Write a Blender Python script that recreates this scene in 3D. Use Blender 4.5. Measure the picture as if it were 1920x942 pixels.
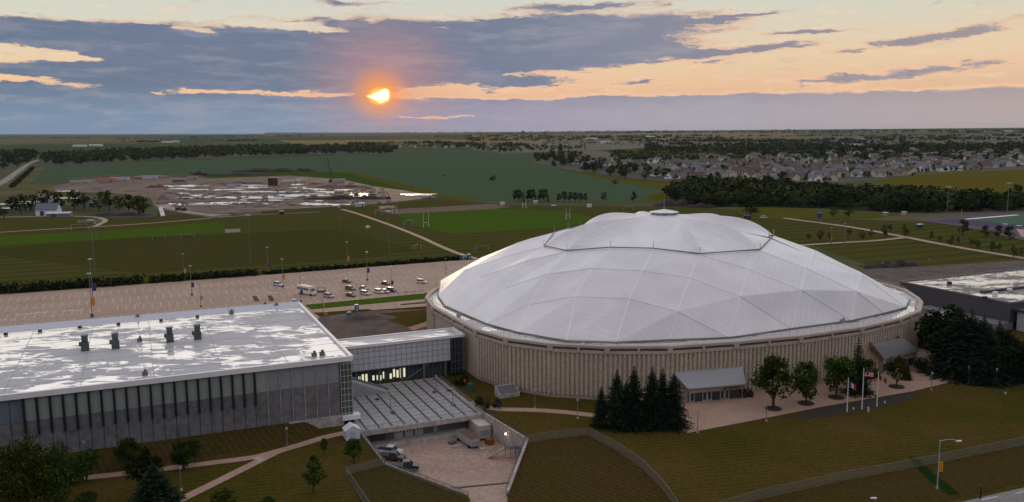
import bpy, math, random
from mathutils import Vector, Matrix
from mathutils.geometry import tessellate_polygon
random.seed(7)
R = math.radians
SC = bpy.context.scene
COL = SC.collection
for o in list(bpy.data.objects): bpy.data.objects.remove(o)

# ------------------------------------------------------------------ camera
FPX, HCAM = 1620.0, 65.0                     # focal length in pixels of a 1920 px frame, height above the plaza
PITCH = math.atan((471 - 242.5) / FPX); ROLL = math.atan(0.0085)
Fv = Vector((0, math.cos(PITCH), -math.sin(PITCH))); Uv = Vector((0, math.sin(PITCH), math.cos(PITCH))); Rv = Vector((1, 0, 0))
cx_, sx_ = math.cos(ROLL), math.sin(ROLL)
Xc = Rv * cx_ - Uv * sx_; Yc = Rv * sx_ + Uv * cx_
cam = bpy.data.cameras.new('camera'); cam.sensor_fit = 'HORIZONTAL'; cam.sensor_width = 36; cam.lens = 36 * FPX / 1920
cam.clip_start = 1; cam.clip_end = 80000
co = bpy.data.objects.new('camera', cam); COL.objects.link(co)
M4 = Matrix.Identity(4)
for i in range(3): M4[i][0] = Xc[i]; M4[i][1] = Yc[i]; M4[i][2] = -Fv[i]
M4[2][3] = HCAM
co.matrix_world = M4; SC.camera = co
SC.render.resolution_x = 1024; SC.render.resolution_y = 502

def ray(px, py): return (Fv + Xc * ((px - 960) / FPX) - Yc * ((py - 471) / FPX))
def G(px, py, z=0.0):                         # the place on the level z that is seen at a pixel of the photograph
    d = ray(px, py); t = (z - HCAM) / d.z
    return Vector((d.x * t, d.y * t, z))
def Gxy(px, py, z=0.0): g = G(px, py, z); return (g.x, g.y)
def azel(px, py):
    d = ray(px, py).normalized(); return math.degrees(math.atan2(d.x, d.y)), math.degrees(math.asin(d.z))

# ------------------------------------------------------------------ world (evening sky with a cloud bank over the low sun)
def lin(r, g, b):
    f = lambda c: (c / 255) / 12.92 if c / 255 <= .04045 else ((c / 255 + .055) / 1.055) ** 2.4
    return (f(r), f(g), f(b), 1)
SUN_AZ, SUN_EL = azel(712, 181)
SKY_STRENGTH = 1.0
W = bpy.data.worlds.new('World'); SC.world = W; W.use_nodes = True
wt = W.node_tree; wt.nodes.clear(); WL = wt.links.new
def N(t, **k):
    n = wt.nodes.new(t)
    for a, b in k.items(): setattr(n, a, b)
    return n
def sock(s, v):
    if isinstance(v, bpy.types.NodeSocket): WL(v, s)
    else: s.default_value = v
def MA(op, a, b=None, c=None, clamp=False):
    n = N('ShaderNodeMath', operation=op, use_clamp=clamp); sock(n.inputs[0], a)
    if b is not None: sock(n.inputs[1], b)
    if c is not None: sock(n.inputs[2], c)
    return n.outputs[0]
def MR(v, a, b, lo=0.0, hi=1.0, smooth=True):
    n = N('ShaderNodeMapRange', interpolation_type='SMOOTHSTEP' if smooth else 'LINEAR')
    sock(n.inputs[0], v); n.inputs[1].default_value = a; n.inputs[2].default_value = b; n.inputs[3].default_value = lo; n.inputs[4].default_value = hi
    return n.outputs[0]
def MIX(f, a, b, blend='MIX'):
    n = N('ShaderNodeMix', data_type='RGBA', blend_type=blend); sock(n.inputs[0], f); sock(n.inputs[6], a); sock(n.inputs[7], b)
    return n.outputs[2]
def RAMP(f, pts):
    n = N('ShaderNodeValToRGB'); WL(f, n.inputs[0]); e = n.color_ramp.elements
    while len(e) > 1: e.remove(e[0])
    e[0].position = pts[0][0]; e[0].color = pts[0][1]
    for p, c in pts[1:]: x = e.new(p); x.color = c
    return n.outputs[0]
tc = N('ShaderNodeTexCoord'); sp = N('ShaderNodeSeparateXYZ'); WL(tc.outputs['Generated'], sp.inputs[0])
AZ = MA('MULTIPLY', MA('ARCTAN2', sp.outputs[0], sp.outputs[1]), 57.29578)
EL = MA('MULTIPLY', MA('ARCSINE', sp.outputs[2]), 57.29578)
cb = N('ShaderNodeCombineXYZ'); WL(AZ, cb.inputs[0]); WL(EL, cb.inputs[1]); P0 = cb.outputs[0]
def NOISE(vec, sx, sy, off=0.0, detail=8, rough=.55):
    m = N('ShaderNodeMapping'); WL(vec, m.inputs[0]); m.inputs[3].default_value = (sx, sy, 1); m.inputs[1].default_value = (off, off * .7, off)
    n = N('ShaderNodeTexNoise'); WL(m.outputs[0], n.inputs['Vector']); n.inputs['Scale'].default_value = 1; n.inputs['Detail'].default_value = detail; n.inputs['Roughness'].default_value = rough
    return n
wn = NOISE(P0, .16, .8, 3.1, 5)
wsub = N('ShaderNodeVectorMath', operation='SUBTRACT'); WL(wn.outputs['Color'], wsub.inputs[0]); wsub.inputs[1].default_value = (.5, .5, .5)
wsc = N('ShaderNodeVectorMath', operation='MULTIPLY_ADD'); WL(wsub.outputs[0], wsc.inputs[0]); wsc.inputs[1].default_value = (4.0, .9, 0); WL(P0, wsc.inputs[2])
wn2 = NOISE(P0, .85, 3.6, 7.7, 6, .65)
ws2 = N('ShaderNodeVectorMath', operation='SUBTRACT'); WL(wn2.outputs['Color'], ws2.inputs[0]); ws2.inputs[1].default_value = (.5, .5, .5)
ws3 = N('ShaderNodeVectorMath', operation='MULTIPLY_ADD'); WL(ws2.outputs[0], ws3.inputs[0]); ws3.inputs[1].default_value = (2.4, .55, 0); WL(wsc.outputs[0], ws3.inputs[2])
PW = ws3.outputs[0]
PXD = math.degrees(1 / FPX)
def blob(prev, px, py, hw, hh, tilt=0, w=1.6, vec=None):
    a, e = azel(px, py)
    m = N('ShaderNodeMapping', vector_type='TEXTURE'); WL(vec or PW, m.inputs[0])
    m.inputs[1].default_value = (a, e, 0); m.inputs[2].default_value = (0, 0, R(tilt)); m.inputs[3].default_value = (hw * PXD, hh * PXD, 1)
    g = N('ShaderNodeTexGradient', gradient_type='SPHERICAL'); WL(m.outputs[0], g.inputs[0])
    return MA('MULTIPLY_ADD', g.outputs['Fac'], w, prev)
D = MR(EL, 2.7, 1.4, -.15, 1.9)                      # the low bank along the horizon
for b in [(260, 165, 620, 34, 0, 1.5), (40, 64, 260, 36, 0, 1.9), (300, 88, 420, 48, -1, 1.8), (620, 110, 560, 84, 0, 2.4), (900, 72, 520, 54, 1, 2.0), (1120, 52, 420, 34, 2, 1.7), (1060, 106, 420, 36, 1, 2.0),
          (180, 140, 520, 64, 0, 2.0), (1000, 158, 170, 17, 0, 1.6), (880, 148, 150, 10, -2, 1.3), (1090, 12, 230, 13, 1, 1.5), (650, 6, 90, 10, 0, 1.3),
          (1440, 91, 190, 10, 3, 1.5), (1790, 60, 170, 16, 7, 1.5), (1700, 76, 120, 9, 3, 1.0), (1580, 58, 130, 8, 0, 1.1), (1780, 130, 300, 20, 4, 1.25), (1560, 150, 200, 12, 2, .8),
          (1190, 151, 80, 9, 3, 1.2), (1480, 62, 110, 6, 0, 1.0), (1350, 113, 90, 7, 4, 1.0), (1600, 98, 60, 5, 0, 1.1), (1400, 30, 90, 6, 6, 1.0),
          (30, 96, 220, 24, -3, -3.0), (40, 148, 200, 13, -3, -2.2), (175, 111, 90, 8, -8, -1.8), (385, 172, 300, 12, -1, -2.6), (495, 188, 60, 6, 0, -1.2), (610, 172, 100, 9, 2, -1.5),
          (790, 176, 130, 12, 6, -1.4), (960, 182, 130, 9, -2, -1.2), (1140, 62, 10, 6, 0, -1), (1060, 78, 90, 7, -2, -1.8), (830, 52, 60, 5, 0, -1.4), (640, 57, 70, 8, -2, -1.3), (540, 48, 110, 9, -3, -1.5),
          (820, 220, 150, 6, 0, -1.9), (680, 232, 60, 4, 0, -1.0), (400, 60, 90, 6, -4, -1.0), (250, 68, 90, 6, -3, -.9)]:
    D = blob(D, *b)
fb = NOISE(PW, .30, 1.9, 9.2, 12, .68)
Dn = MA('ADD', D, MA('MULTIPLY', MA('SUBTRACT', fb.outputs['Fac'], .5), 2.3))
fb2 = NOISE(PW, .95, 4.6, 2.7, 12, .72)
Dn = MA('ADD', Dn, MA('MULTIPLY', MA('SUBTRACT', fb2.outputs['Fac'], .5), 1.5))
CM = MR(Dn, .26, 1.02)
azn = MR(AZ, -30, 30, 0, 1, False); eln = MR(EL, 0, 40, 0, 1, False)
clear = RAMP(eln, [(0, lin(232, 150, 140)), (.04, lin(238, 176, 140)), (.075, lin(238, 196, 152)), (.12, lin(226, 205, 174)), (.165, lin(212, 209, 192)), (.2, lin(206, 209, 197)), (.3, lin(232, 224, 214)), (.5, lin(212, 210, 214)), (.8, lin(172, 182, 206)), (1, lin(158, 170, 200))])
clear_r = RAMP(eln, [(0, lin(190, 165, 160)), (.06, lin(222, 184, 150)), (.11, lin(226, 200, 166)), (.17, lin(212, 205, 184)), (.22, lin(200, 205, 196)), (.3, lin(230, 222, 212)), (.5, lin(205, 212, 215)), (.8, lin(170, 184, 208)), (1, lin(158, 172, 202))])
clear = MIX(azn, clear, clear_r)
cl_lo = RAMP(azn, [(0, lin(118, 140, 164)), (.35, lin(128, 144, 168)), (.5, lin(160, 152, 170)), (.7, lin(166, 160, 170)), (1, lin(178, 162, 160))])
cl_hi = RAMP(azn, [(0, lin(106, 120, 142)), (.45, lin(114, 124, 146)), (.62, lin(130, 134, 152)), (1, lin(160, 148, 150))])
cloud = MIX(MR(EL, .8, 3.2), cl_lo, cl_hi)
tex = NOISE(PW, .35, 2.2, 4.4, 6)
cloud = MIX(MR(tex.outputs['Fac'], .42, .72, 0, .30), cloud, lin(178, 170, 176))
rim = MA('MULTIPLY', MA('MULTIPLY', CM, MA('SUBTRACT', 1, CM)), MR(EL, 12, 1, .4, 2.6))
wisp = NOISE(PW, .45, 2.6, 15.5, 10, .66)
clear = MIX(MA('MULTIPLY', MR(wisp.outputs['Fac'], .52, .72), MR(EL, 14, 6, 0, .75)), clear, lin(246, 206, 178))
wisp2 = NOISE(PW, .6, 3.4, 25.5, 10, .66)
clear = MIX(MR(wisp2.outputs['Fac'], .56, .74, 0, .55), clear, lin(176, 162, 164))
sky = MIX(CM, clear, cloud)
sky = MIX(rim, sky, lin(255, 204, 160))
# broad glow and the disc breaking through the bank
g1 = blob(0.0, 722, 160, 200, 170, 0, 1.0, P0); g2 = blob(0.0, 712, 177, 64, 54, 0, 1.0, P0)
sky = MIX(MA('MULTIPLY', MA('POWER', g1, 1.6), .55), sky, lin(226, 150, 128))
sky = MIX(MA('MULTIPLY', MA('POWER', g2, 1.3), 1.15, clamp=True), sky, lin(255, 158, 62))
g3 = blob(0.0, 712, 181, 30, 22, 0, 1.0, P0)
sky = MIX(MR(g3, .15, .8), sky, (1.6, .85, .22, 1))
dn = NOISE(P0, 2.2, 4.0, 1.7, 3)
disc = blob(0.0, 716, 181, 21, 17, 20, 1.0, P0); disc = blob(disc, 701, 181, 30, 7, 0, .75, P0); disc = blob(disc, 722, 173, 12, 9, 0, .5, P0)
disc = MR(MA('ADD', disc, MA('MULTIPLY', MA('SUBTRACT', dn.outputs['Fac'], .5), .7)), .34, .75)
sky = MIX(disc, sky, (7.0, 4.6, 1.2, 1))
# the clear air overhead and behind the camera: physical sky, with a pale veil of high cloud
nish = N('ShaderNodeTexSky', sky_type='NISHITA'); nish.sun_disc = False; nish.sun_elevation = R(SUN_EL); nish.sun_rotation = R(SUN_AZ); nish.air_density = 1; nish.dust_density = 1.5
nsc = MIX(1.0, nish.outputs[0], (.10, .10, .10, 1), 'MULTIPLY')
veil = NOISE(tc.outputs['Generated'], 2.5, 2.5, 2.2, 5)
up = MIX(MR(veil.outputs['Fac'], .3, .7, .7, 1.0), nsc, lin(200, 194, 196))
sky = MIX(MR(EL, 22, 50), sky, up)
back = MIX(MR(EL, 0, 22), lin(118, 113, 120), lin(172, 166, 174))
sky = MIX(MA('MULTIPLY', MR(EL, 8.6, 18), MR(EL, 60, 30)), sky, lin(255, 250, 236), 'MIX') if False else sky
boost = MA('MULTIPLY_ADD', MA('MULTIPLY', MR(EL, 8.6, 15), MR(EL, 62, 30)), .75, 1.0)
bv = N('ShaderNodeVectorMath', operation='SCALE'); WL(sky, bv.inputs[0]); WL(boost, bv.inputs['Scale']); sky = bv.outputs[0]
facing = MR(sp.outputs[1], -.1, .55)
sky = MIX(MA('SUBTRACT', 1, MA('MAXIMUM', facing, MR(EL, 18, 45))), sky, back)
bg = N('ShaderNodeBackground'); WL(sky, bg.inputs[0]); bg.inputs[1].default_value = SKY_STRENGTH
wo = N('ShaderNodeOutputWorld'); WL(bg.outputs[0], wo.inputs[0])
W.cycles.sampling_method = 'MANUAL'; W.cycles.sample_map_resolution = 1024

# ------------------------------------------------------------------ sun and exposure
sl = bpy.data.lights.new('sun', 'SUN'); sl.energy = 0.6; sl.color = (1, .62, .35); sl.angle = R(4)
so = bpy.data.objects.new('sun', sl); COL.objects.link(so)
sd = Vector((math.sin(R(SUN_AZ)) * math.cos(R(SUN_EL)), math.cos(R(SUN_AZ)) * math.cos(R(SUN_EL)), math.sin(R(SUN_EL))))
so.rotation_euler = sd.to_track_quat('Z', 'Y').to_euler()
SC.view_settings.view_transform = 'Standard'; SC.view_settings.look = 'None'; SC.view_settings.exposure = 0.08; SC.view_settings.gamma = 1
SC.render.engine = 'CYCLES'; SC.cycles.max_bounces = 5; SC.cycles.volume_bounces = 1; SC.cycles.transparent_max_bounces = 12

# ------------------------------------------------------------------ materials
MATS = {}
def mat(name, col, rough=.8, var=.18, scale=.4, bump=0.0, metal=0.0, spec=.3, col2=None, stretch=None, fine=0.0, emit=0):
    if name in MATS: return MATS[name]
    m = bpy.data.materials.new(name); m.use_nodes = True; t = m.node_tree; b = t.nodes['Principled BSDF']
    b.inputs['Roughness'].default_value = rough; b.inputs['Metallic'].default_value = metal; b.inputs['Specular IOR Level'].default_value = spec
    geo = t.nodes.new('ShaderNodeNewGeometry'); mp = t.nodes.new('ShaderNodeMapping'); t.links.new(geo.outputs['Position'], mp.inputs[0])
    if stretch: mp.inputs[2].default_value = (0, 0, stretch[0]); mp.inputs[3].default_value = (stretch[1], stretch[2], 1)
    n = t.nodes.new('ShaderNodeTexNoise'); n.inputs['Scale'].default_value = scale; n.inputs['Detail'].default_value = 8; n.inputs['Roughness'].default_value = .6
    t.links.new(mp.outputs[0], n.inputs['Vector'])
    c1 = tuple(max(0, c * (1 - var)) for c in col) + (1,); c2 = tuple(c * (1 + var) for c in (col2 or col)) + (1,)
    r = t.nodes.new('ShaderNodeValToRGB'); r.color_ramp.elements[0].position = .33; r.color_ramp.elements[1].position = .67
    r.color_ramp.elements[0].color = c1; r.color_ramp.elements[1].color = c2
    t.links.new(n.outputs['Fac'], r.inputs[0]); out = r.outputs[0]
    if fine:
        n2 = t.nodes.new('ShaderNodeTexNoise'); n2.inputs['Scale'].default_value = fine; n2.inputs['Detail'].default_value = 6; t.links.new(geo.outputs['Position'], n2.inputs['Vector'])
        mr = t.nodes.new('ShaderNodeMapRange'); t.links.new(n2.outputs['Fac'], mr.inputs[0]); mr.inputs[1].default_value = .3; mr.inputs[2].default_value = .7; mr.inputs[3].default_value = .72; mr.inputs[4].default_value = 1.28
        mx = t.nodes.new('ShaderNodeMix'); mx.data_type = 'RGBA'; mx.blend_type = 'MULTIPLY'; mx.inputs[0].default_value = 1
        t.links.new(out, mx.inputs[6]); t.links.new(mr.outputs[0], mx.inputs[7]); out = mx.outputs[2]
    t.links.new(out, b.inputs['Base Color'])
    if bump:
        bn = t.nodes.new('ShaderNodeBump'); bn.inputs['Strength'].default_value = bump; bn.inputs['Distance'].default_value = .2; t.links.new(n.outputs['Fac'], bn.inputs['Height']); t.links.new(bn.outputs[0], b.inputs['Normal'])
    if emit: b.inputs['Emission Color'].default_value = tuple(col) + (1,); b.inputs['Emission Strength'].default_value = emit
    MATS[name] = m; return m

CG = R(23.5)                                   # the campus grid direction
ex = Vector((math.cos(CG), math.sin(CG), 0)); ey = Vector((-math.sin(CG), math.cos(CG), 0))

def mow(name, c1, c2, period, ang, amount=.5, patch=.03, dry=None, dryness=.5):
    """grass with mowing lines at one direction and dry patches"""
    m = bpy.data.materials.new(name); m.use_nodes = True; t = m.node_tree; b = t.nodes['Principled BSDF']; b.inputs['Roughness'].default_value = 1; b.inputs['Specular IOR Level'].default_value = 0
    L = t.links.new; nn = t.nodes.new
    geo = nn('ShaderNodeNewGeometry'); mp = nn('ShaderNodeMapping'); L(geo.outputs['Position'], mp.inputs[0]); mp.inputs[2].default_value = (0, 0, -ang)
    no = nn('ShaderNodeTexNoise'); no.inputs['Scale'].default_value = .02; no.inputs['Detail'].default_value = 3; L(geo.outputs['Position'], no.inputs['Vector'])
    wv = nn('ShaderNodeTexWave'); wv.bands_direction = 'Y'; wv.inputs['Scale'].default_value = .314 / period * 1.0; wv.inputs['Distortion'].default_value = 3.5; wv.inputs['Detail'].default_value = 3; wv.inputs['Detail Scale'].default_value = .25
    L(mp.outputs[0], wv.inputs['Vector'])
    mx = nn('ShaderNodeMix'); mx.data_type = 'RGBA'; mx.inputs[6].default_value = (*c1, 1); mx.inputs[7].default_value = (*c2, 1)
    mm = nn('ShaderNodeMath'); mm.operation = 'MULTIPLY'; L(wv.outputs['Fac'], mm.inputs[0]); mm.inputs[1].default_value = amount; L(mm.outputs[0], mx.inputs[0])
    n2 = nn('ShaderNodeTexNoise'); n2.inputs['Scale'].default_value = patch; n2.inputs['Detail'].default_value = 9; n2.inputs['Roughness'].default_value = .65; L(geo.outputs['Position'], n2.inputs['Vector'])
    r2 = nn('ShaderNodeMapRange'); L(n2.outputs['Fac'], r2.inputs[0]); r2.inputs[1].default_value = .36; r2.inputs[2].default_value = .66; r2.inputs[4].default_value = dryness
    m2 = nn('ShaderNodeMix'); m2.data_type = 'RGBA'; L(r2.outputs[0], m2.inputs[0]); L(mx.outputs[2], m2.inputs[6]); m2.inputs[7].default_value = (*(dry or c2), 1)
    n3 = nn('ShaderNodeTexNoise'); n3.inputs['Scale'].default_value = 1.1; n3.inputs['Detail'].default_value = 8; n3.inputs['Roughness'].default_value = .75; L(geo.outputs['Position'], n3.inputs['Vector'])
    r3 = nn('ShaderNodeMapRange'); L(n3.outputs['Fac'], r3.inputs[0]); r3.inputs[1].default_value = .3; r3.inputs[2].default_value = .7; r3.inputs[3].default_value = .6; r3.inputs[4].default_value = 1.4
    m3 = nn('ShaderNodeMix'); m3.data_type = 'RGBA'; m3.blend_type = 'MULTIPLY'; m3.inputs[0].default_value = 1; L(m2.outputs[2], m3.inputs[6]); L(r3.outputs[0], m3.inputs[7])
    L(m3.outputs[2], b.inputs['Base Color']); MATS[name] = m; return m

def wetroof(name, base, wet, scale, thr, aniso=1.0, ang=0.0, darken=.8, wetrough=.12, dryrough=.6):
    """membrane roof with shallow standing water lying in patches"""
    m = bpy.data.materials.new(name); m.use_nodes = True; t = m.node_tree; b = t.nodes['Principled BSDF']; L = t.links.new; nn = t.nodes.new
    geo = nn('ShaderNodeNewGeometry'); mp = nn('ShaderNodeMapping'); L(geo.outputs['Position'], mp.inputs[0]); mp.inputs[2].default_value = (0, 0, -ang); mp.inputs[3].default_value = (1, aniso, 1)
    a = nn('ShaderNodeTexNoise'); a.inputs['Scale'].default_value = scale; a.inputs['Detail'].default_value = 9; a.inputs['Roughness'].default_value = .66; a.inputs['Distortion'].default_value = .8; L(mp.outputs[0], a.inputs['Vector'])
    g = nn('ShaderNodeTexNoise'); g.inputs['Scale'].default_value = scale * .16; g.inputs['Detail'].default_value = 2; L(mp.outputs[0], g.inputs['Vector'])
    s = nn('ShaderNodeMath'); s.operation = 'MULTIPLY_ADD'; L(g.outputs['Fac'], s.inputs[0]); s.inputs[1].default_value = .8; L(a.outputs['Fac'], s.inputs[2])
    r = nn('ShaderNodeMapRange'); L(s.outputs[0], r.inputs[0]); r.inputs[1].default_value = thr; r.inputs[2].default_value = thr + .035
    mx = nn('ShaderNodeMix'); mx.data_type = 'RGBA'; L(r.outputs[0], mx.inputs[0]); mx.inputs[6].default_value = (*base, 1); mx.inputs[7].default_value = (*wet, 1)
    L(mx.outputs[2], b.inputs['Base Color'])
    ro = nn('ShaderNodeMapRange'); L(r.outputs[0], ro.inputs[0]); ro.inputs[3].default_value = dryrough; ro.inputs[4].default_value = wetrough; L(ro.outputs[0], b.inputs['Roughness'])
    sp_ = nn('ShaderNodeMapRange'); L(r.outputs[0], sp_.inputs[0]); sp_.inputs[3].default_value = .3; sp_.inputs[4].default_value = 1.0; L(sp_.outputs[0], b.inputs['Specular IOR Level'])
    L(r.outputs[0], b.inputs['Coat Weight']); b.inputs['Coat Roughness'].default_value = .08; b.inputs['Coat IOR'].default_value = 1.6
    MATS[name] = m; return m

def seamed(name, col, period=1.9, rough=.42, line=.82, metal=.0, coat=0.0, spec=.5, width=.08):
    """sheet roofing; seams follow the V coordinate (metres) of the facet"""
    m = bpy.data.materials.new(name); m.use_nodes = True; t = m.node_tree; b = t.nodes['Principled BSDF']; L = t.links.new; nn = t.nodes.new
    uv = nn('ShaderNodeUVMap'); s = nn('ShaderNodeSeparateXYZ'); L(uv.outputs[0], s.inputs[0])
    def mth(op, a, v):
        n = nn('ShaderNodeMath'); n.operation = op; L(a, n.inputs[0]); n.inputs[1].default_value = v; return n.outputs[0]
    f = mth('FRACT', mth('DIVIDE', s.outputs[1], period), 0)
    k = mth('LESS_THAN', f, width)
    f2 = mth('FRACT', mth('DIVIDE', s.outputs[0], period * 3), 0); k2 = mth('LESS_THAN', f2, .02)
    mxx = nn('ShaderNodeMath'); mxx.operation = 'MAXIMUM'; L(k, mxx.inputs[0]); L(mth('MULTIPLY', k2, .6), mxx.inputs[1])
    geo = nn('ShaderNodeNewGeometry'); no = nn('ShaderNodeTexNoise'); no.inputs['Scale'].default_value = .12; no.inputs['Detail'].default_value = 8; L(geo.outputs['Position'], no.inputs['Vector'])
    r = nn('ShaderNodeValToRGB'); r.color_ramp.elements[0].position = .3; r.color_ramp.elements[1].position = .7; r.color_ramp.elements[0].color = (*[c * .9 for c in col], 1); r.color_ramp.elements[1].color = (*[min(1, c * 1.06) for c in col], 1)
    L(no.outputs['Fac'], r.inputs[0])
    mx = nn('ShaderNodeMix'); mx.data_type = 'RGBA'; L(mxx.outputs[0], mx.inputs[0]); L(r.outputs[0], mx.inputs[6]); mx.inputs[7].default_value = (*[c * line for c in col], 1)
    L(mx.outputs[2], b.inputs['Base Color']); b.inputs['Roughness'].default_value = rough; b.inputs['Metallic'].default_value = metal; b.inputs['Specular IOR Level'].default_value = spec
    MATS[name] = m; return m

def leaf(name, c1, c2, scale=.35):
    m = bpy.data.materials.new(name); m.use_nodes = True; t = m.node_tree; b = t.nodes['Principled BSDF']; L = t.links.new; nn = t.nodes.new
    geo = nn('ShaderNodeNewGeometry'); no = nn('ShaderNodeTexNoise'); no.inputs['Scale'].default_value = scale; no.inputs['Detail'].default_value = 4; L(geo.outputs['Position'], no.inputs['Vector'])
    r = nn('ShaderNodeValToRGB'); r.color_ramp.elements[0].position = .35; r.color_ramp.elements[1].position = .68; r.color_ramp.elements[0].color = (*c1, 1); r.color_ramp.elements[1].color = (*c2, 1); L(no.outputs['Fac'], r.inputs[0])
    rr = nn('ShaderNodeMapRange'); L(geo.outputs['Random Per Island'], rr.inputs[0]); rr.inputs[3].default_value = .55; rr.inputs[4].default_value = 1.5
    oi = nn('ShaderNodeObjectInfo'); ro = nn('ShaderNodeMapRange'); L(oi.outputs['Random'], ro.inputs[0]); ro.inputs[3].default_value = .75; ro.inputs[4].default_value = 1.3
    mu = nn('ShaderNodeMath'); mu.operation = 'MULTIPLY'; L(rr.outputs[0], mu.inputs[0]); L(ro.outputs[0], mu.inputs[1])
    mx = nn('ShaderNodeMix'); mx.data_type = 'RGBA'; mx.blend_type = 'MULTIPLY'; mx.inputs[0].default_value = 1; L(r.outputs[0], mx.inputs[6]); L(mu.outputs[0], mx.inputs[7])
    L(mx.outputs[2], b.inputs['Base Color']); b.inputs['Roughness'].default_value = .9; b.inputs['Specular IOR Level'].default_value = .03
    MATS[name] = m; return m

# ------------------------------------------------------------------ mesh helpers
OFF = {}
class MB:
    def __init__(s): s.v = []; s.f = []; s.uv = None; s.mi = []
    def add(s, vs, fs):
        n = len(s.v); s.v += [Vector(v) for v in vs]; s.f += [tuple(i + n for i in f) for f in fs]; return s
    def box(s, c, d, rz=0, taper=1.0):
        c = Vector(c); ca, sa = math.cos(rz), math.sin(rz); vs = []
        for z in (-.5, .5):
            k = 1 if z < 0 else taper
            for x, y in ((-.5, -.5), (.5, -.5), (.5, .5), (-.5, .5)):
                X, Y = x * d[0] * k, y * d[1] * k; vs.append(c + Vector((X * ca - Y * sa, X * sa + Y * ca, z * d[2])))
        return s.add(vs, [(3, 2, 1, 0), (4, 5, 6, 7), (0, 1, 5, 4), (1, 2, 6, 5), (2, 3, 7, 6), (3, 0, 4, 7)])
    def prism(s, poly, z0, z1, cap=True):
        n = len(poly); a = [Vector((p[0], p[1], z0)) for p in poly]; b = [Vector((p[0], p[1], z1)) for p in poly]
        area = sum(poly[i][0] * poly[(i + 1) % n][1] - poly[(i + 1) % n][0] * poly[i][1] for i in range(n))
        if area < 0: a.reverse(); b.reverse()
        fs = [(i, (i + 1) % n, n + (i + 1) % n, n + i) for i in range(n)]
        if cap:
            tr = tessellate_polygon([b]); fs += [tuple(n + i for i in t) for t in tr] + [tuple(reversed(t)) for t in tr]
        return s.add(a + b, fs)
    def tube(s, p0, p1, r0, r1=None, n=6, cap=True):
        p0 = Vector(p0); p1 = Vector(p1); r1 = r0 if r1 is None else r1; d = (p1 - p0).normalized()
        u = d.orthogonal().normalized(); w = d.cross(u); vs = []
        for p, r in ((p0, r0), (p1, r1)):
            for i in range(n): a = 2 * math.pi * i / n; vs.append(p + u * math.cos(a) * r + w * math.sin(a) * r)
        fs = [(i, (i + 1) % n, n + (i + 1) % n, n + i) for i in range(n)]
        if cap: fs += [tuple(range(n - 1, -1, -1)), tuple(range(n, 2 * n))]
        return s.add(vs, fs)
    def beam(s, p0, p1, w, h, up=(0, 0, 1)):
        p0 = Vector(p0); p1 = Vector(p1); d = (p1 - p0).normalized(); u = Vector(up); a = d.cross(u)
        if a.length < 1e-4: a = d.orthogonal()
        a.normalize(); b = a.cross(d)
        vs = [p + a * (i * w / 2) + b * (j * h / 2) for p in (p0, p1) for i, j in ((-1, -1), (1, -1), (1, 1), (-1, 1))]
        return s.add(vs, [(3, 2, 1, 0), (4, 5, 6, 7), (0, 1, 5, 4), (1, 2, 6, 5), (2, 3, 7, 6), (3, 0, 4, 7)])
    def ball(s, c, r, seg=8, rings=5, sz=1.0):
        c = Vector(c); vs = [c + Vector((0, 0, -r * sz))]
        for i in range(1, rings):
            t = math.pi * i / rings
            for j in range(seg): a = 2 * math.pi * j / seg; vs.append(c + Vector((r * math.sin(t) * math.cos(a), r * math.sin(t) * math.sin(a), -r * sz * math.cos(t))))
        vs.append(c + Vector((0, 0, r * sz))); fs = []
        for j in range(seg): fs.append((0, 1 + (j + 1) % seg, 1 + j)); k = 1 + (rings - 2) * seg; fs.append((k + j, k + (j + 1) % seg, len(vs) - 1))
        for i in range(rings - 2):
            for j in range(seg): a = 1 + i * seg; fs.append((a + j, a + (j + 1) % seg, a + seg + (j + 1) % seg, a + seg + j))
        return s.add(vs, fs)
    def poly(s, pts): return s.add(pts, [tuple(range(len(pts)))])
    def build(s, name, m, parent=None, smooth=False, uvs=None):
        me = bpy.data.meshes.new(name); off = OFF.get(parent.name, Vector((0, 0, 0))) if parent else Vector((0, 0, 0))
        me.from_pydata([tuple(v - off) for v in s.v], [], s.f); me.update()
        if uvs:
            l = me.uv_layers.new(name='UVMap')
            for i, uv in enumerate(uvs): l.data[i].uv = uv
        if smooth:
            for p in me.polygons: p.use_smooth = True
        me.materials.append(m)
        o = bpy.data.objects.new(name, me); COL.objects.link(o)
        if parent: o.parent = parent; OFF[o.name] = off
        return o
def tag(o, label=None, cat=None, group=None, kind=None):
    if label: o['label'] = label
    if cat: o['category'] = cat
    if group: o['group'] = group
    if kind: o['kind'] = kind
    return o
def thing(name, label, cat, loc=(0, 0, 0), group=None):
    o = bpy.data.objects.new(name, None); COL.objects.link(o); o.location = loc; o.empty_display_size = .5; OFF[o.name] = Vector(loc)
    return tag(o, label, cat, group)
KIDS = {}
def dup(o, loc=None, rz=None, sc=None, label=None, group=None, cat=None):
    def cp(a, par):
        c = a.copy(); COL.objects.link(c)
        if par: c.parent = par
        for ch in a.children: cp(ch, c)
        return c
    c = cp(o, None)
    if loc is not None: c.location = loc
    if rz is not None: c.rotation_euler = (0, 0, rz)
    if sc is not None: c.scale = sc if hasattr(sc, '__len__') else (sc, sc, sc)
    if label: c['label'] = label
    if group: c['group'] = group
    if cat: c['category'] = cat
    return c
LZ = [0.01]
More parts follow.
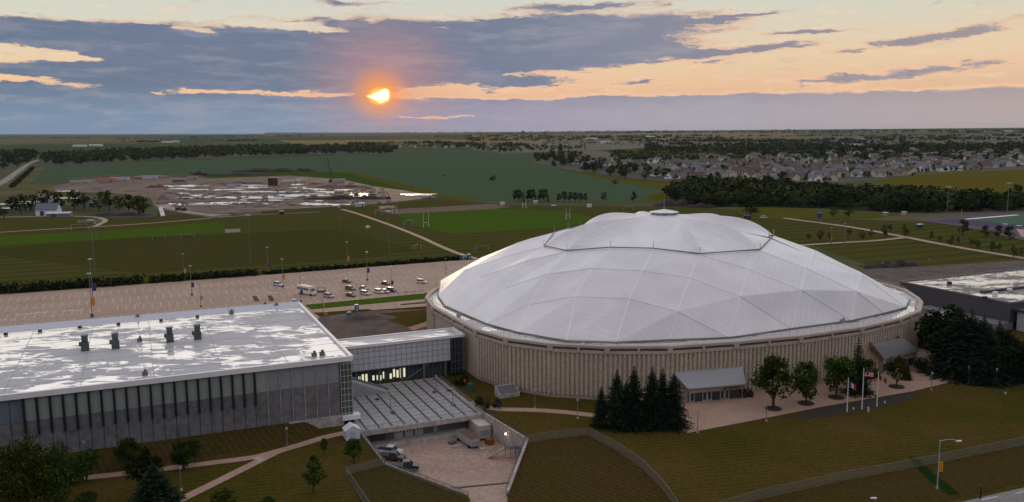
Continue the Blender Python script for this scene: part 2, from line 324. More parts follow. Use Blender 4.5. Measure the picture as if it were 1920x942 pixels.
def sheet(name, pxs, m, z=None, hole=None, world=False, label=None):
    if z is None: LZ[0] += .005; z = LZ[0]
    pts = [Vector((p[0], p[1], z)) if world else G(p[0], p[1], 0) + Vector((0, 0, z)) for p in pxs]
    rings = [pts] + ([[Vector((p[0], p[1], z)) for p in hole]] if hole else [])
    tr = tessellate_polygon(rings); vs = [v for r in rings for v in r]
    b = MB(); b.v = [Vector(v) for v in vs]
    for t in tr:
        a, c, d = (b.v[i] for i in t); b.f.append(tuple(t) if (c - a).cross(d - a).z > 0 else tuple(reversed(t)))
    o = b.build(name, m); tag(o, kind='structure', label=label); return o
def strip(name, pxs, width, m, z=None):
    """a path of constant width along points of the ground"""
    if z is None: LZ[0] += .005; z = LZ[0]
    P = [G(*p) for p in pxs] if not isinstance(pxs[0], Vector) else pxs
    if len(P) > 2:                                # round the corners a little
        for _ in range(2):
            Q = [P[0]]
            for a, b_ in zip(P, P[1:]): Q += [a.lerp(b_, .25), a.lerp(b_, .75)]
            P = Q + [P[-1]]
    b = MB(); L_ = []; R_ = []
    for i, p in enumerate(P):
        d = (P[min(i + 1, len(P) - 1)] - P[max(i - 1, 0)]); d.z = 0; d.normalize(); n = Vector((-d.y, d.x, 0)) * width / 2
        L_.append(Vector((p.x, p.y, z)) + n); R_.append(Vector((p.x, p.y, z)) - n)
    for i in range(len(P) - 1): b.poly([R_[i], R_[i + 1], L_[i + 1], L_[i]])
    return tag(b.build(name, m), kind='structure')
def curve_pts(P, n):
    """n points evenly spaced along a polyline"""
    L_ = [0]
    for a, b in zip(P, P[1:]): L_.append(L_[-1] + (b - a).length)
    out = []
    for k in range(n):
        s = L_[-1] * k / (n - 1); i = max(j for j in range(len(L_)) if L_[j] <= s + 1e-9); i = min(i, len(P) - 2)
        out.append(P[i].lerp(P[i + 1], (s - L_[i]) / (L_[i + 1] - L_[i])))
    return out
def PV(px, py, P, n):
    o = Vector((0, 0, HCAM)); d = ray(px, py); t = (P - o).dot(n) / d.dot(n); return o + d * t

# ------------------------------------------------------------------ palette
grass_near = mow('grass_lawn', (.036, .040, .006), (.080, .066, .011), 1.5, R(12), .65, .035, (.095, .060, .020), .85)
grass_brown = mow('grass_dry', (.046, .031, .011), (.090, .055, .020), 1.3, R(-52), .6, .05, (.05, .045, .010), .6)
grass_mid = mow('grass_field', (.040, .054, .012), (.086, .086, .020), 14, CG, .7, .012, (.085, .062, .024), .6)
grass_green = mow('grass_pitch', (.052, .098, .010), (.066, .114, .014), 9, CG, .5, .02, (.06, .08, .015), .4)
soy = mow('bean_field', (.058, .096, .058), (.070, .110, .066), 3, R(-8), .35, .004, (.075, .105, .045), .5)
farm = mat('farmland', (.050, .072, .040), .95, .1, .0011, col2=(.120, .105, .050), fine=.01, stretch=(.2, 1, 2.2), spec=0)
meadow = mow('meadow_gold', (.085, .082, .010), (.120, .098, .016), 5, R(10), .5, .01, (.07, .08, .018), .7)
concrete = mat('paving_tan', (.37, .25, .19), .85, .10, .25, fine=2.5)
lotm = mat('lot_paving', (.35, .25, .185), .85, .10, .05, fine=.9)
asphalt = mat('road_grey', (.20, .18, .175), .85, .12, .15, fine=2)
dockm = mat('dock_paving', (.37, .255, .20), .8, .07, .12, fine=1.5)
dirt = mat('dirt', (.085, .062, .050), .95, .35, .12, fine=.8, bump=.5)
mudpale = mat('mud', (.060, .040, .030), .75, .45, .03, fine=.25, col2=(.15, .105, .078), stretch=(0, 1, 3), spec=.08)
mulch = mat('mulch', (.034, .027, .020), .95, .3, .8, fine=3)
puddle = mat('standing_water', (.52, .48, .47), .32, .1, .1, spec=1.0, metal=.75)
whitewash = mat('pale_rubble', (.5, .47, .45), .7, .3, .2, fine=.6)
linem = mat('line_paint', (.58, .42, .30), .8, .15, .5)
white = mat('white_paint', (.75, .75, .76), .45, .05, .5)
steel = mat('grey_steel', (.32, .33, .34), .45, .1, 1, metal=.4)
darksteel = mat('dark_steel', (.05, .052, .055), .5, .1, 1, metal=.4)
polem = mat('pole_grey', (.17, .18, .19), .5, .1, 1)
conc = mat('precast_concrete', (.30, .255, .215), .85, .14, .25, fine=1.2, stretch=(0, 1, 1))
conc_rib = mat('ribbed_concrete', (.45, .37, .295), .85, .06, .12, fine=2.5)
conc_pale = mat('pale_concrete', (.36, .33, .30), .85, .16, .2, fine=1)
capm = mat('parapet_capping', (.45, .375, .31), .7, .1, .3)
glassd = mat('dark_glass', (.02, .03, .035), .12, .2, .5, spec=.8)
glassg = mat('green_glass', (.045, .075, .065), .15, .25, .4, spec=.8)
rubber = mat('tyre_rubber', (.02, .02, .02), .8, .1, 1)
bark = mat('bark', (.045, .034, .026), .95, .2, 1.5, fine=4)
lf_oak = leaf('leaves_green', (.014, .032, .006), (.044, .068, .010))
lf_olive = leaf('leaves_olive', (.010, .018, .004), (.070, .072, .010), .9)  # noise mixes near-black and olive leaf tones
lf_dark = leaf('leaves_dark', (.008, .016, .006), (.022, .034, .010), .15)
lf_spruce = leaf('needles', (.008, .018, .011), (.020, .034, .018), .5)
lf_far = leaf('leaves_far', (.012, .024, .009), (.055, .075, .018), .035)
lf_young = leaf('leaves_young', (.05, .05, .018), (.10, .085, .03), .5)

# ------------------------------------------------------------------ ground
NLd, NRd = G(676, 812), G(912, 781)                       # front corners of the terrace above the loading dock
NRd = NLd + ex * (NRd - NLd).dot(ex)
dkc, dkd = G(987, 826), G(949, 926)
hole = [NLd + ey * 6, NRd + ey * 6, NRd, dkc, dkd, G(985, 995), G(900, 995), G(878, 930), G(722, 871), NLd]
hole2 = [(p.x, p.y) for p in hole]
BIG = 20000
sheet('ground', [(-BIG, -400), (BIG, -400), (BIG, BIG), (-BIG, BIG)], farm, z=0.0, hole=hole2, world=True)
sheet('lawn', [(-170, -380), (300, -380), (300, 330), (170, 300), (60, 360), (-60, 330), (-260, 250), (-260, -380)], grass_near, z=.02, hole=hole2, world=True)
LZ[0] = .03
sheet('playing_field', [(-400, 580), (-400, 470), (0, 425), (0, 556), (840, 492), (905, 488), (1330, 430), (1520, 460), (1690, 520), (2500, 560), (2500, 430), (1920, 425), (1560, 410), (1300, 388), (960, 386), (820, 374), (640, 392), (430, 400), (280, 405), (0, 408), (-400, 412)], grass_mid)
sheet('bean_field', [(55, 347), (85, 313), (300, 303), (480, 297), (745, 291), (770, 283), (880, 279), (1010, 284), (1200, 318), (1120, 330), (1245, 350), (1240, 372), (1180, 380), (960, 379), (830, 371), (735, 345), (590, 322), (340, 331), (180, 333)], soy)
sheet('field_margin', [(340, 331), (590, 321), (650, 325), (735, 343), (830, 371), (720, 376), (650, 345), (500, 333), (350, 336)], mow('grass_lush', (.04, .075, .012), (.05, .09, .014), 6, 0, .4, .01, (.06, .07, .02), .6))
sheet('field_verge', [(640, 322), (655, 322), (760, 345), (840, 367), (900, 374), (880, 377), (820, 372), (735, 348)], meadow)
sheet('scrub_meadow', [(1040, 316), (1150, 320), (1300, 345), (1420, 380), (1300, 385), (1200, 372), (1250, 358), (1120, 333)], meadow)
sheet('hill_field', [(1640, 338), (1745, 325), (1920, 317), (2300, 306), (2300, 370), (1920, 374), (1800, 378), (1700, 360)], mow('hill_grass', (.10, .085, .012), (.13, .10, .018), 9, R(30), .6, .006, (.085, .085, .018), .6))
sheet('suburb_ground', [(1040, 283), (1280, 272), (1920, 262), (2300, 260), (2300, 308), (1920, 318), (1740, 326), (1640, 338), (1480, 352), (1280, 345), (1150, 318)], mat('suburb_lawn', (.018, .028, .009), .9, .3, .02, col2=(.045, .052, .018)))
sheet('wooded_land', [(900, 268), (960, 254), (1300, 249), (2300, 240), (2300, 262), (1920, 264), (1280, 274), (1100, 284), (940, 288)], mat('wooded_ground', (.020, .032, .012), .95, .3, .003, col2=(.06, .065, .028)), z=.45)
sheet('common_green', [(1120, 283), (1200, 274), (1330, 273), (1430, 283), (1310, 292), (1200, 290)], grass_mid)
sheet('meadow_strip', [(1380, 392), (1450, 388), (1560, 396), (1700, 402), (1640, 410), (1520, 410), (1400, 410)], meadow)
for i, (pts, m) in enumerate([([(0, 262), (300, 258), (300, 268), (0, 272)], (.12, .115, .05)), ([(300, 258), (650, 260), (640, 268), (330, 266)], (.055, .085, .05)), ([(520, 264), (780, 262), (1060, 262), (900, 270), (560, 272)], (.22, .155, .07)),
        ([(880, 254), (1280, 254), (1500, 250), (1540, 256), (1200, 262), (900, 262)], (.19, .14, .065)), ([(0, 252), (500, 252), (420, 257), (0, 259)], (.06, .08, .055)), ([(500, 249), (1000, 249), (900, 254), (480, 256)], (.12, .11, .06)), ([(1480, 250), (1900, 247), (1900, 252), (1500, 256)], (.09, .11, .05)), ([(0, 272), (280, 270), (260, 282), (0, 290)], (.06, .075, .04))]):
    sheet('farm_field', pts, mat('crop_%d' % i, m, .95, .15, .004, spec=0), z=.5 + .12 * i)
# practice pitches and paths north of the lot
LZ[0] = .12
sheet('pitch_turf', [(0, 444), (240, 431), (410, 417), (432, 436), (240, 447), (0, 462)], grass_green)
sheet('rugby_pitch', [(742, 402), (930, 392), (1065, 398), (1130, 412), (1050, 428), (850, 440), (778, 425)], grass_green)
sheet('bare_strip', [(700, 395), (920, 383), (960, 388), (930, 392), (742, 402)], mat('bare_soil', (.07, .045, .03), .95, .2, .05))
sheet('dark_sward', [(240, 447), (640, 430), (780, 470), (600, 492), (240, 510), (0, 480), (0, 466)], mow('sward', (.036, .046, .010), (.074, .068, .016), 10, CG, .7, .015, (.07, .05, .022), .5))
strip('path', [(640, 393), (668, 400), (770, 436), (850, 474), (905, 489)], 3.2, concrete)
strip('path', [(-60, 440), (100, 430), (180, 426), (300, 418), (425, 407), (470, 404)], 3.0, concrete)
strip('path', [(468, 404), (600, 398)], 2.0, concrete)
strip('path', [(178, 425), (205, 412), (160, 405), (0, 408)], 4.0, concrete)
sheet('bare_earth', [(195, 400), (250, 394), (300, 400), (285, 408), (210, 410)], mulch)
strip('country_road', [(-60, 370), (0, 346), (28, 326), (55, 306), (80, 298), (116, 281), (140, 271), (165, 262), (172, 259)], 11, asphalt)
# parking lot
A0, A1 = G(0, 556), G(905, 487.5); fy = A0.dot(ey)
def CP(a, b): return ex * a + ey * b                        # campus-grid point
lot = [CP(-140, 262), CP(-140, 397.5), CP(141, 403), CP(158, 401), CP(215, 398), CP(215, 303), CP(60, 303), CP(60, 262)]
sheet('parking_lot', [(p.x, p.y) for p in lot], lotm, world=True); LOTZ = LZ[0]
mk = MB(); zz = LZ[0] + .012
for row, b0 in enumerate((312, 330, 348, 366, 384)):
    for k in range(-44, 66):
        a = k * 3.0 + (row % 2) * 1.3
        if (k * 7 + row) % 13 == 0: continue
        p = CP(a, b0); d = ey * 5.2 + ex * 0
        mk.poly([p + ex * -.13 - d + Vector((0, 0, zz)), p + ex * .13 - d + Vector((0, 0, zz)), p + ex * .13 + d + Vector((0, 0, zz)), p - ex * .13 + d + Vector((0, 0, zz))])
tag(mk.build('parking_marking', linem), kind='structure'); LZ[0] += .03
jm = MB()
for b0 in (303, 321, 339, 357, 375, 393):
    p, q = CP(-130, b0), CP(205, b0); w_ = ey * .10; z_ = Vector((0, 0, zz - .006)); jm.poly([p - w_ + z_, q - w_ + z_, q + w_ + z_, p + w_ + z_])
tag(jm.build('paving_joint', mat('joint_dark', (.20, .15, .125), .9, .2, .2)), kind='structure')
for px0, py0, px1, py1 in ((28, 592, 90, 586), (118, 585, 156, 582), (0, 602, 12, 601), (20, 602, 30, 601), (243, 557, 250, 557), (500, 551, 522, 549), (532, 541, 542, 540)):
    strip('crosswalk_marking', [(px0, py0), (px1, py1)], 1.2, whitewash)
for q in ((479, 562), (507, 561)):
    sheet('dark_patch', [(q[0] - 6, q[1] - 5), (q[0] + 2, q[1] - 5.5), (q[0] + 8, q[1] + 4), (q[0] - 1, q[1] + 5)], mat('tar_patch', (.035, .032, .03), .9, .2, 1))
sheet('verge', [(572, 573), (800, 551), (900, 541), (900, 552), (800, 562), (584, 582)], grass_green)
sheet('ring_road', [(584, 582), (800, 562), (900, 552), (900, 570), (800, 576), (700, 583), (600, 593)], concrete)
sheet('median', [(750, 572), (800, 567), (860, 562), (860, 565), (800, 570), (752, 574)], grass_near)
sheet('verge', [(588, 588), (690, 581), (700, 583), (680, 587), (600, 595)], grass_near)
sheet('building_plot', [(600, 595), (700, 584), (800, 581), (900, 572), (900, 660), (660, 672), (560, 640)], dirt)
sheet('weedy_patch', [(705, 590), (800, 582), (830, 582), (830, 606), (762, 614), (730, 604)], grass_near)
sheet('path', [(765, 616), (802, 604), (802, 612), (775, 622)], mat('brick_path', (.33, .19, .13), .9, .1, .5))
# east side roads
strip('path', [(1490, 462), (1560, 457), (1640, 453), (1700, 446)], 4.2, concrete)
strip('path', [(1470, 410), (1500, 414), (1600, 427), (1700, 446), (1800, 466), (1960, 492), (2200, 530)], 5.0, concrete)
sheet('dirt_yard', [(1570, 520), (1640, 505), (1780, 498), (1920, 489), (2100, 482), (2100, 560), (1700, 600)], dirt)
# stadium field
sheet('running_track', [(1700, 412), (1790, 402), (1920, 392), (2200, 378), (2200, 470), (1920, 452), (1800, 425)], mat('track_surface', (.07, .05, .05), .9, .15, .05))
sheet('purple_surround', [(1752, 416), (1830, 409), (1930, 424), (1930, 432), (1840, 426)], mat('purple_turf', (.035, .018, .07), .9, .15, .2))
sheet('football_turf', [(1812, 412), (1908, 403), (2150, 385), (2150, 450), (1950, 426), (1880, 420)], mat('turf_green', (.018, .085, .035), .9, .1, .2))
strip('sideline_marking', [(1812, 412), (1908, 404)], 3.5, white)
for k in range(5): strip('yard_marking', [(1880 + k * 26, 421 + k * 3.0), (1890 + k * 26, 421.5 + k * 3.0)], 2.2, white)
sheet('stadium_apron', [(1905, 430), (2100, 452), (2100, 470), (1915, 445)], concrete)

# plaza, walks and beds round the dome
LZ[0] = .03
sheet('dock_side_bed', [(912, 781), (925, 770), (1110, 781), (1100, 812), (985, 826)], grass_near)
sheet('plaza', [(1259, 799), (1289, 812.5), (1460, 779.5), (1542, 763), (1712, 734), (1777, 718), (1838, 715.5), (1920, 724), (1915, 721), (1850, 714), (1790, 700), (1744, 676), (1745, 640), (1690, 640), (1300, 720), (1240, 740), (1225, 790)], concrete)
strip('walk', [(880, 755), (925, 768), (1000, 769), (1060, 773), (1110, 779), (1240, 790)], 2.6, concrete)
strip('walk', [(1838, 717), (1920, 720), (2050, 724)], 2.4, concrete)
sheet('flag_bed', [(1478, 782), (1545, 765), (1612, 752), (1705, 736), (1718, 738), (1700, 752), (1640, 766), (1575, 778), (1510, 787)], mulch)
sheet('dry_slope', [(987, 828), (1100, 815), (1195, 858), (1262, 925), (1290, 960), (1330, 1080), (950, 1080), (952, 930)], grass_brown)
sheet('dry_slope', [(648, 890), (722, 872), (800, 905), (876, 940), (905, 995), (830, 1080), (720, 1080), (684, 960)], mow('slope_green', (.045, .040, .012), (.06, .048, .016), 1.4, R(35), .7, .05, (.05, .034, .015), .5))
sheet('dry_verge', [(1330, 960), (1420, 934), (1582, 899), (1752, 868), (1920, 833), (2100, 800), (2100, 862), (1920, 905), (1760, 945), (1600, 990), (1330, 1040)], grass_brown)
sheet('lush_strip', [(1703, 856), (1722, 862), (1752, 890), (1800, 926), (1780, 930), (1745, 905), (1714, 876)], mow('lush', (.010, .030, .006), (.014, .036, .008), 2, 0, .4, .1, (.02, .03, .008), .5))
strip('campus_street', [(1500, 1090), (1760, 985), (1960, 935), (2300, 860)], 9.5, asphalt)
strip('lane_marking', [(1840, 938.5), (1870, 932)], .15, white)
strip('lane_marking', [(1905, 926), (1935, 920)], .15, white)
for pts, w_ in (([(-120, 940), (0, 922), (140, 899), (245, 888), (370, 872), (470, 860), (500, 853), (560, 836), (610, 820), (650, 812)], 2.4), ([(300, 960), (345, 935), (420, 898), (480, 868), (520, 848)], 2.2)): strip('walk', pts, w_, concrete)
sheet('walk', [(470, 860), (492, 857), (500, 862), (486, 866)], conc_pale)
# bank of earth in front of the grey arena wall
KR = G(659, 668, 15.5)                                     # near right roof corner of the arena
def FA(s, t, z): return Vector((KR.x, KR.y, 0)) - ex * s + ey * t + Vector((0, 0, z))   # s metres left along the front, t deep
b = MB()
b.add([FA(130, .3, 2.3), FA(11, .3, 2.2), FA(8, .3, .05), FA(7, -3, .05), FA(14, -7.5, .05), FA(130, -7.5, .05)], [(0, 5, 4), (0, 4, 1), (1, 4, 3), (1, 3, 2)])
tag(b.build('earth_bank', grass_brown), kind='structure')

# loading dock: floor that ramps up towards the street
dk = MB(); zf = -4.4
P_in = [NLd + ey * 5.7, NRd + ey * 5.7]
lv = lambda p, z: Vector((p.x, p.y, z))
L1, R1 = G(722, 871), dkc.lerp(dkd, .10); L2, R2 = G(878, 930), dkd
dk.poly([lv(NLd, zf), lv(NRd, zf), lv(P_in[1], zf), lv(P_in[0], zf)])
dk.poly([lv(NLd, zf), lv(G(700, 842), zf), lv(dkc, zf), lv(NRd, zf)])
dk.poly([lv(G(700, 842), zf), lv(L1, zf), lv(R1, zf), lv(dkc, zf)])
dk.poly([lv(L1, zf), lv(L1.lerp(L2, .45), -2.6), lv(dkc.lerp(dkd, .55), -2.3), lv(R1, zf)])
dk.poly([lv(L1.lerp(L2, .45), -2.6), lv(L2, -.5), lv(R2, -.35), lv(dkc.lerp(dkd, .55), -2.3)])
dk.poly([lv(L2, -.5), lv(G(900, 995), .01), lv(G(985, 995), .01), lv(R2, -.35)])
tag(dk.build('loading_dock_floor', dockm), kind='structure')
tag(MB().beam(lv(L1, zf + .01).lerp(lv(L2, -.5), .5) + Vector((0, 0, .3)), lv(R1, zf + .02).lerp(lv(R2, -.35), .62) + Vector((0, 0, .15)), .5, .05).build('drain_grate', darksteel), kind='structure')

def wall_line(name, pts, z0, z1, th, m, label, cat, parent=None):
    b = MB()
    for p, q in zip(pts, pts[1:]):
        p = Vector((p.x, p.y, (z0 + z1) / 2)); q = Vector((q.x, q.y, (z0 + z1) / 2)); b.beam(p, q, th, z1 - z0)
    o = b.build(name, m, parent)
    if cat: tag(o, label, cat)
    return o
rw = thing('retaining_wall', 'tall pale concrete retaining wall on the right side of the loading dock', 'retaining wall', NRd)
wall_line('wall', [NRd + ey * 5, NRd, dkc], zf - .2, .55, .45, conc_pale, None, None, rw)
b = MB(); b.prism([(dkc.x, dkc.y), (dkc.x + .5, dkc.y), (dkd.x + .5, dkd.y), (dkd.x, dkd.y)], zf, .5); b.build('wing_wall', conc_pale, rw)
b = MB()
P = curve_pts([NRd + Vector((0, 0, .55)), dkc + Vector((0, 0, .55)), dkd + Vector((0, 0, .5))], 26)
for p in P: b.tube(p, p + Vector((0, 0, 1.1)), .04, n=4)
for h in (.55, 1.1):
    for p, q in zip(P, P[1:]): b.tube(p + Vector((0, 0, h)), q + Vector((0, 0, h)), .035, n=4)
b.build('railing', darksteel, rw)
lw = thing('retaining_wall', 'low edge wall along the left side of the loading dock beside the parked pickups', 'retaining wall', NLd)
wall_line('wall', [NLd, G(722, 871), G(878, 930)], zf - .2, .25, .35, conc_pale, None, None, lw)
# wall lamp (lit)
t = thing('wall_lamp', 'lit lamp on the concrete retaining wall above the dock stairs', 'lamp', lv(NRd.lerp(dkc, .62), -.9))
b = MB(); p = lv(NRd.lerp(dkc, .60), -.9) - ex * .4; b.box(p, (.35, .35, .3)); b.build('housing', darksteel, t)
b = MB(); b.ball(p - ex * .28, .22); b.build('bulb', mat('lamp_glow', (1, .85, .55), .5, 0, 1, emit=9), t)

# ------------------------------------------------------------------ the dome
Cd = Vector((47.1, 274.9, 0)); ZR = 13.5
rimpx = [(797, 557), (810, 574.5), (890, 617.5), (948, 634), (1031, 645), (1139, 650), (1257, 649.5), (1382, 641), (1503, 630), (1618, 613.7), (1691, 597.4), (1727, 583), (1731, 566)]
F_ = [G(x, y, ZR) for x, y in rimpx]
refl = lambda p: Vector((2 * Cd.x - p.x, 2 * Cd.y - p.y, p.z))
RIM = F_ + [G(1724, 558, ZR), G(1701, 543, ZR), G(1671, 534, ZR), G(801, 551, ZR), G(814, 541, ZR), G(829, 536, ZR), G(846, 530, ZR)] + [refl(p) for p in F_[2:10]]
# the outline is convex: keep its hull, without near doubles
def hull(P):
    P = sorted(P, key=lambda p: (p.x, p.y)); H = []
    for seq in (P, P[::-1]):
        L_ = []
        for p in seq:
            while len(L_) > 1 and (L_[-1].x - L_[-2].x) * (p.y - L_[-2].y) - (L_[-1].y - L_[-2].y) * (p.x - L_[-2].x) <= 0: L_.pop()
            L_.append(p)
        H += L_[:-1]
    return H
RR = []
for p in hull(RIM):
    if not RR or (p - RR[-1]).length > 4: RR.append(p)
RIM = RR; NR_ = len(RIM)
dome = thing('dome_arena', 'huge round stadium with ribbed tan concrete walls under a faceted white domed roof', 'stadium', (Cd.x, Cd.y, 0))
def inset(poly, d):
    out = []; n = len(poly)
    for i in range(n):
        a, b_, c = poly[i - 1], poly[i], poly[(i + 1) % n]
        n1 = (b_ - a).normalized(); n2 = (c - b_).normalized(); n1 = Vector((-n1.y, n1.x, 0)); n2 = Vector((-n2.y, n2.x, 0))
        m_ = (n1 + n2).normalized(); out.append(b_ + m_ * d / max(.4, m_.dot(n1)))
    return out
def ringband(b, outer, inner, z0, z1):
    n = len(outer)
    for i in range(n):
        j = (i + 1) % n; o0, o1, i0, i1 = outer[i], outer[j], inner[i], inner[j]
        vs = [lv(p, z) for z in (z0, z1) for p in (o0, o1, i1, i0)]
        b.add(vs, [(3, 2, 1, 0), (4, 5, 6, 7), (0, 1, 5, 4), (2, 3, 7, 6)])
blank = set()
# blank (unribbed) corner walls are the long straight ones at left and right
W0 = inset(RIM, .75)
wl = MB(); nn_ = len(W0)
for i in range(nn_):
    a, c = W0[i], W0[(i + 1) % nn_]; d = c - a; L_ = d.length; d.normalize(); out = Vector((d.y, -d.x, 0))
    mid = (a + c) / 2; fa = math.degrees(math.atan2(mid.y - Cd.y, mid.x - Cd.x))
    if any(abs(fa - q) < w_ for q, w_ in ((-20, 7.5), (-160, 0.1))) or (mid - (F_[1] + F_[2]) / 2).length < 9 or (mid - refl((F_[1] + F_[2]) / 2)).length < 9:
        wl.add([lv(a, -.5), lv(c, -.5), lv(c, 11.7), lv(a, 11.7)], [(0, 1, 2, 3)]); 
        for k in range(int(L_ // 7) + 1):
            q = a + d * (L_ * k / (int(L_ // 7) + 1)); wl.box(lv(q, 5.6), (.5, .12, 12.2), math.atan2(d.y, d.x))
    else:
        nr = max(2, int(L_ / 1.12)); st = L_ / nr; prof = []
        for k in range(nr):
            s0 = k * st
            for ds, o_ in ((0, 0), (st * .30, 0), (st * .36, .42), (st * .94, .42)): prof.append((s0 + ds, o_))
        prof.append((L_, 0))
        P = [a + d * s + out * o_ for s, o_ in prof]; m_ = len(P)
        wl.add([lv(p, .9) for p in P] + [lv(p, 11.7) for p in P], [(k, k + 1, m_ + k + 1, m_ + k) for k in range(m_ - 1)])
        wl.add([lv(a, -.5) + out * .1, lv(c, -.5) + out * .1, lv(c, .9) + out * .5, lv(a, .9) + out * .5], [(0, 1, 2, 3)])
wl.build('ribbed_wall', conc_rib, dome)
b = MB(); ringband(b, RIM, inset(RIM, 1.2), 12.9, 13.5); ringband(b, inset(RIM, .15), inset(RIM, 1.1), 11.5, 12.25)
b.build('cornice', capm, dome)
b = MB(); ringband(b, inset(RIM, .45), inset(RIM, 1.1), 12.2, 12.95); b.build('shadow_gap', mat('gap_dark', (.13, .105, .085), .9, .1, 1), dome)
for i in range(NR_):
    a, c = RIM[i], RIM[(i + 1) % NR_]; L_ = (c - a).length; k_ = max(1, round(L_ / 9))
    for k in range(k_):
        p = a.lerp(c, k / k_); ang = math.atan2((c - a).y, (c - a).x); inn = Vector((-math.sin(ang), math.cos(ang), 0))
        MB().box(lv(p + inn * .5, 12.45), (1.3 if k == 0 else .6, 1.15, 1.4), ang).build('pier', capm, dome)
# walkway roof between parapet and dome
WALK = inset(RIM, 1.15)
b = MB(); tr = tessellate_polygon([[lv(p, 13.0) for p in WALK]]); b.v = [lv(p, 13.0) for p in WALK]
for t_ in tr:
    p, q, r_ = (b.v[i] for i in t_); b.f.append(tuple(t_) if (q - p).cross(r_ - p).z > 0 else tuple(reversed(t_)))
b.build('walkway_roof', wetroof('walkway_membrane', (.52, .50, .50), (.5, .48, .46), .25, .86), dome)
# facets of the roof: a diagonal 12.4 m cable grid with its nodes lifted
GA = R(-23.5); ua = Vector((math.cos(GA), math.sin(GA), 0)); va = Vector((-math.sin(GA), math.cos(GA), 0)); SG = 13.3; Cg = Vector((47.1, 274.9, 0))
TZ = {(.5, 4.5): 21.6, (1.5, 4.5): 19.2, (.5, 3.5): 27.2, (1.5, 3.5): 25.5, (2.5, 3.5): 21.6, (2.5, 2.5): 26.5, (.5, 2.5): 31, (1.5, 2.5): 29.8}
NPX = {(0, 0): (1270, 584, 19.5), (-1, 0): (1180, 560, 21.75), (-2, 0): (1080, 556, 21.5), (-3, 0): (993, 571, 18.25), (1, 1): (1388, 556, 21.75), (0, 1): (1294, 521, 25.75), (-1, 1): (1204, 508, 27), (-2, 1): (1110, 503, 27), (-3, 1): (1028, 514, 24.5),
       (2, 2): (1502, 544, 22), (1, 2): (1404, 505, 26.75), (0, 2): (1312, 478, 30.25), (-1, 2): (1225, 468, 31), (-2, 2): (1145, 466, 30.75), (-3, 2): (1063, 472, 29), (3, 3): (1605, 546, 20.25), (2, 3): (1511, 503, 26), (1, 3): (1425, 470, 30.25),
       (3, 4): (1615, 515, 22.75), (2, 4): (1523, 480, 27.5), (-4, 1): (945, 541, 19.5), (-4, 2): (984, 490, 25.5), (-4, 3): (1020, 463, 28.25), (-5, 2): (900, 520, 19.75), (-5, 3): (936, 485, 23.75), (1, 4): (1450, 444, 30.6)}
RPX = {(-7, 3): (821, 555.5), (-6, 2): (834, 574), (-5, 1): (868, 589), (-4, 0): (912, 608), (-3, -1): (970, 624), (-2, -1): (1062, 640), (-1, -1): (1155, 643), (0, -1): (1256, 638), (1, 0): (1369, 634), (2, 1): (1485, 617), (3, 2): (1597, 602), (4, 3): (1659, 588), (4, 4): (1699, 577), (4, 5): (1706, 563)}
nodes = {}
for i in range(-7, 5):
    for j in range(-1, 11):
        a_, b_ = abs(i + 1.5), abs(j - 4.5)
        if (a_ == 5.5 and b_ > 1.5) or (b_ == 5.5 and a_ > 1.5) or a_ + b_ > 7: continue
        rimn = a_ + b_ == 7 or max(a_, b_) == 5.5
        if rimn: continue
        if (i, j) in NPX: x, y, z = NPX[(i, j)]; nodes[(i, j)] = G(x, y, z)
        else:
            k = (min(a_, b_), max(a_, b_)); 
            if k in TZ: p = Cg + ua * (i + 1.5) * SG + va * (j - 4.5) * SG; nodes[(i, j)] = lv(p, TZ[k])
for k, (x, y) in RPX.items():
    nodes[k] = G(x, y, 13.2); kk = (-3 - k[0], 9 - k[1])
    if kk not in RPX: nodes[kk] = lv(refl(nodes[k]), 13.2)
inner_keys = set((i, j) for i in range(-4, 2) for j in range(2, 8) if abs(i + 1.5) + abs(j - 4.5) <= 4)
rf = MB(); uvs = []
def facet(keys):
    pts = [nodes[k] for k in keys]; c = sum(pts, Vector()) / len(pts); q = c - Cg; U, V_ = abs(q.dot(ua)), abs(q.dot(va))
    ax = va if V_ >= U else ua; ox = ua if V_ >= U else va
    nrm = (pts[1] - pts[0]).cross(pts[2] - pts[0])
    if nrm.z < 0: pts = pts[::-1]; nrm = -nrm
    up = ax - nrm.normalized() * ax.dot(nrm.normalized()); up.normalize(); si = ox - nrm.normalized() * ox.dot(nrm.normalized()); si.normalize()
    rf.poly(pts)
    for p in pts: uvs.append(((p - c).dot(si), (p - c).dot(up) + 50))
for i in range(-7, 4):
    for j in range(-1, 10):
        ks = [k for k in ((i, j), (i + 1, j), (i + 1, j + 1), (i, j + 1)) if k in nodes]
        if len(ks) < 3: continue
        ctr = (i + .5 + 1.5, j + .5 - 4.5)
        a_, b_ = abs(ctr[0]), abs(ctr[1])
        if (a_ <= 2 and b_ <= 2) : 
            if not (a_ == 2 and b_ == 2): continue
            ks = [k for k in ks if abs(k[0] + 1.5) + abs(k[1] - 4.5) >= 4]
        if len(ks) == 4:
            # fold each quad along its radial diagonal
            q = [(abs(k[0] + 1.5) + abs(k[1] - 4.5), k) for k in ks]
            facet([ks[0], ks[1], ks[2]]) if False else None
            pts = ks; facet([pts[0], pts[1], pts[2], pts[3]])
        else: facet(ks)
rf.build('faceted_roof', seamed('roof_panels', (.72, .71, .73), 1.75, .46, .86, metal=.08, spec=.5, width=.08), dome, uvs=uvs)
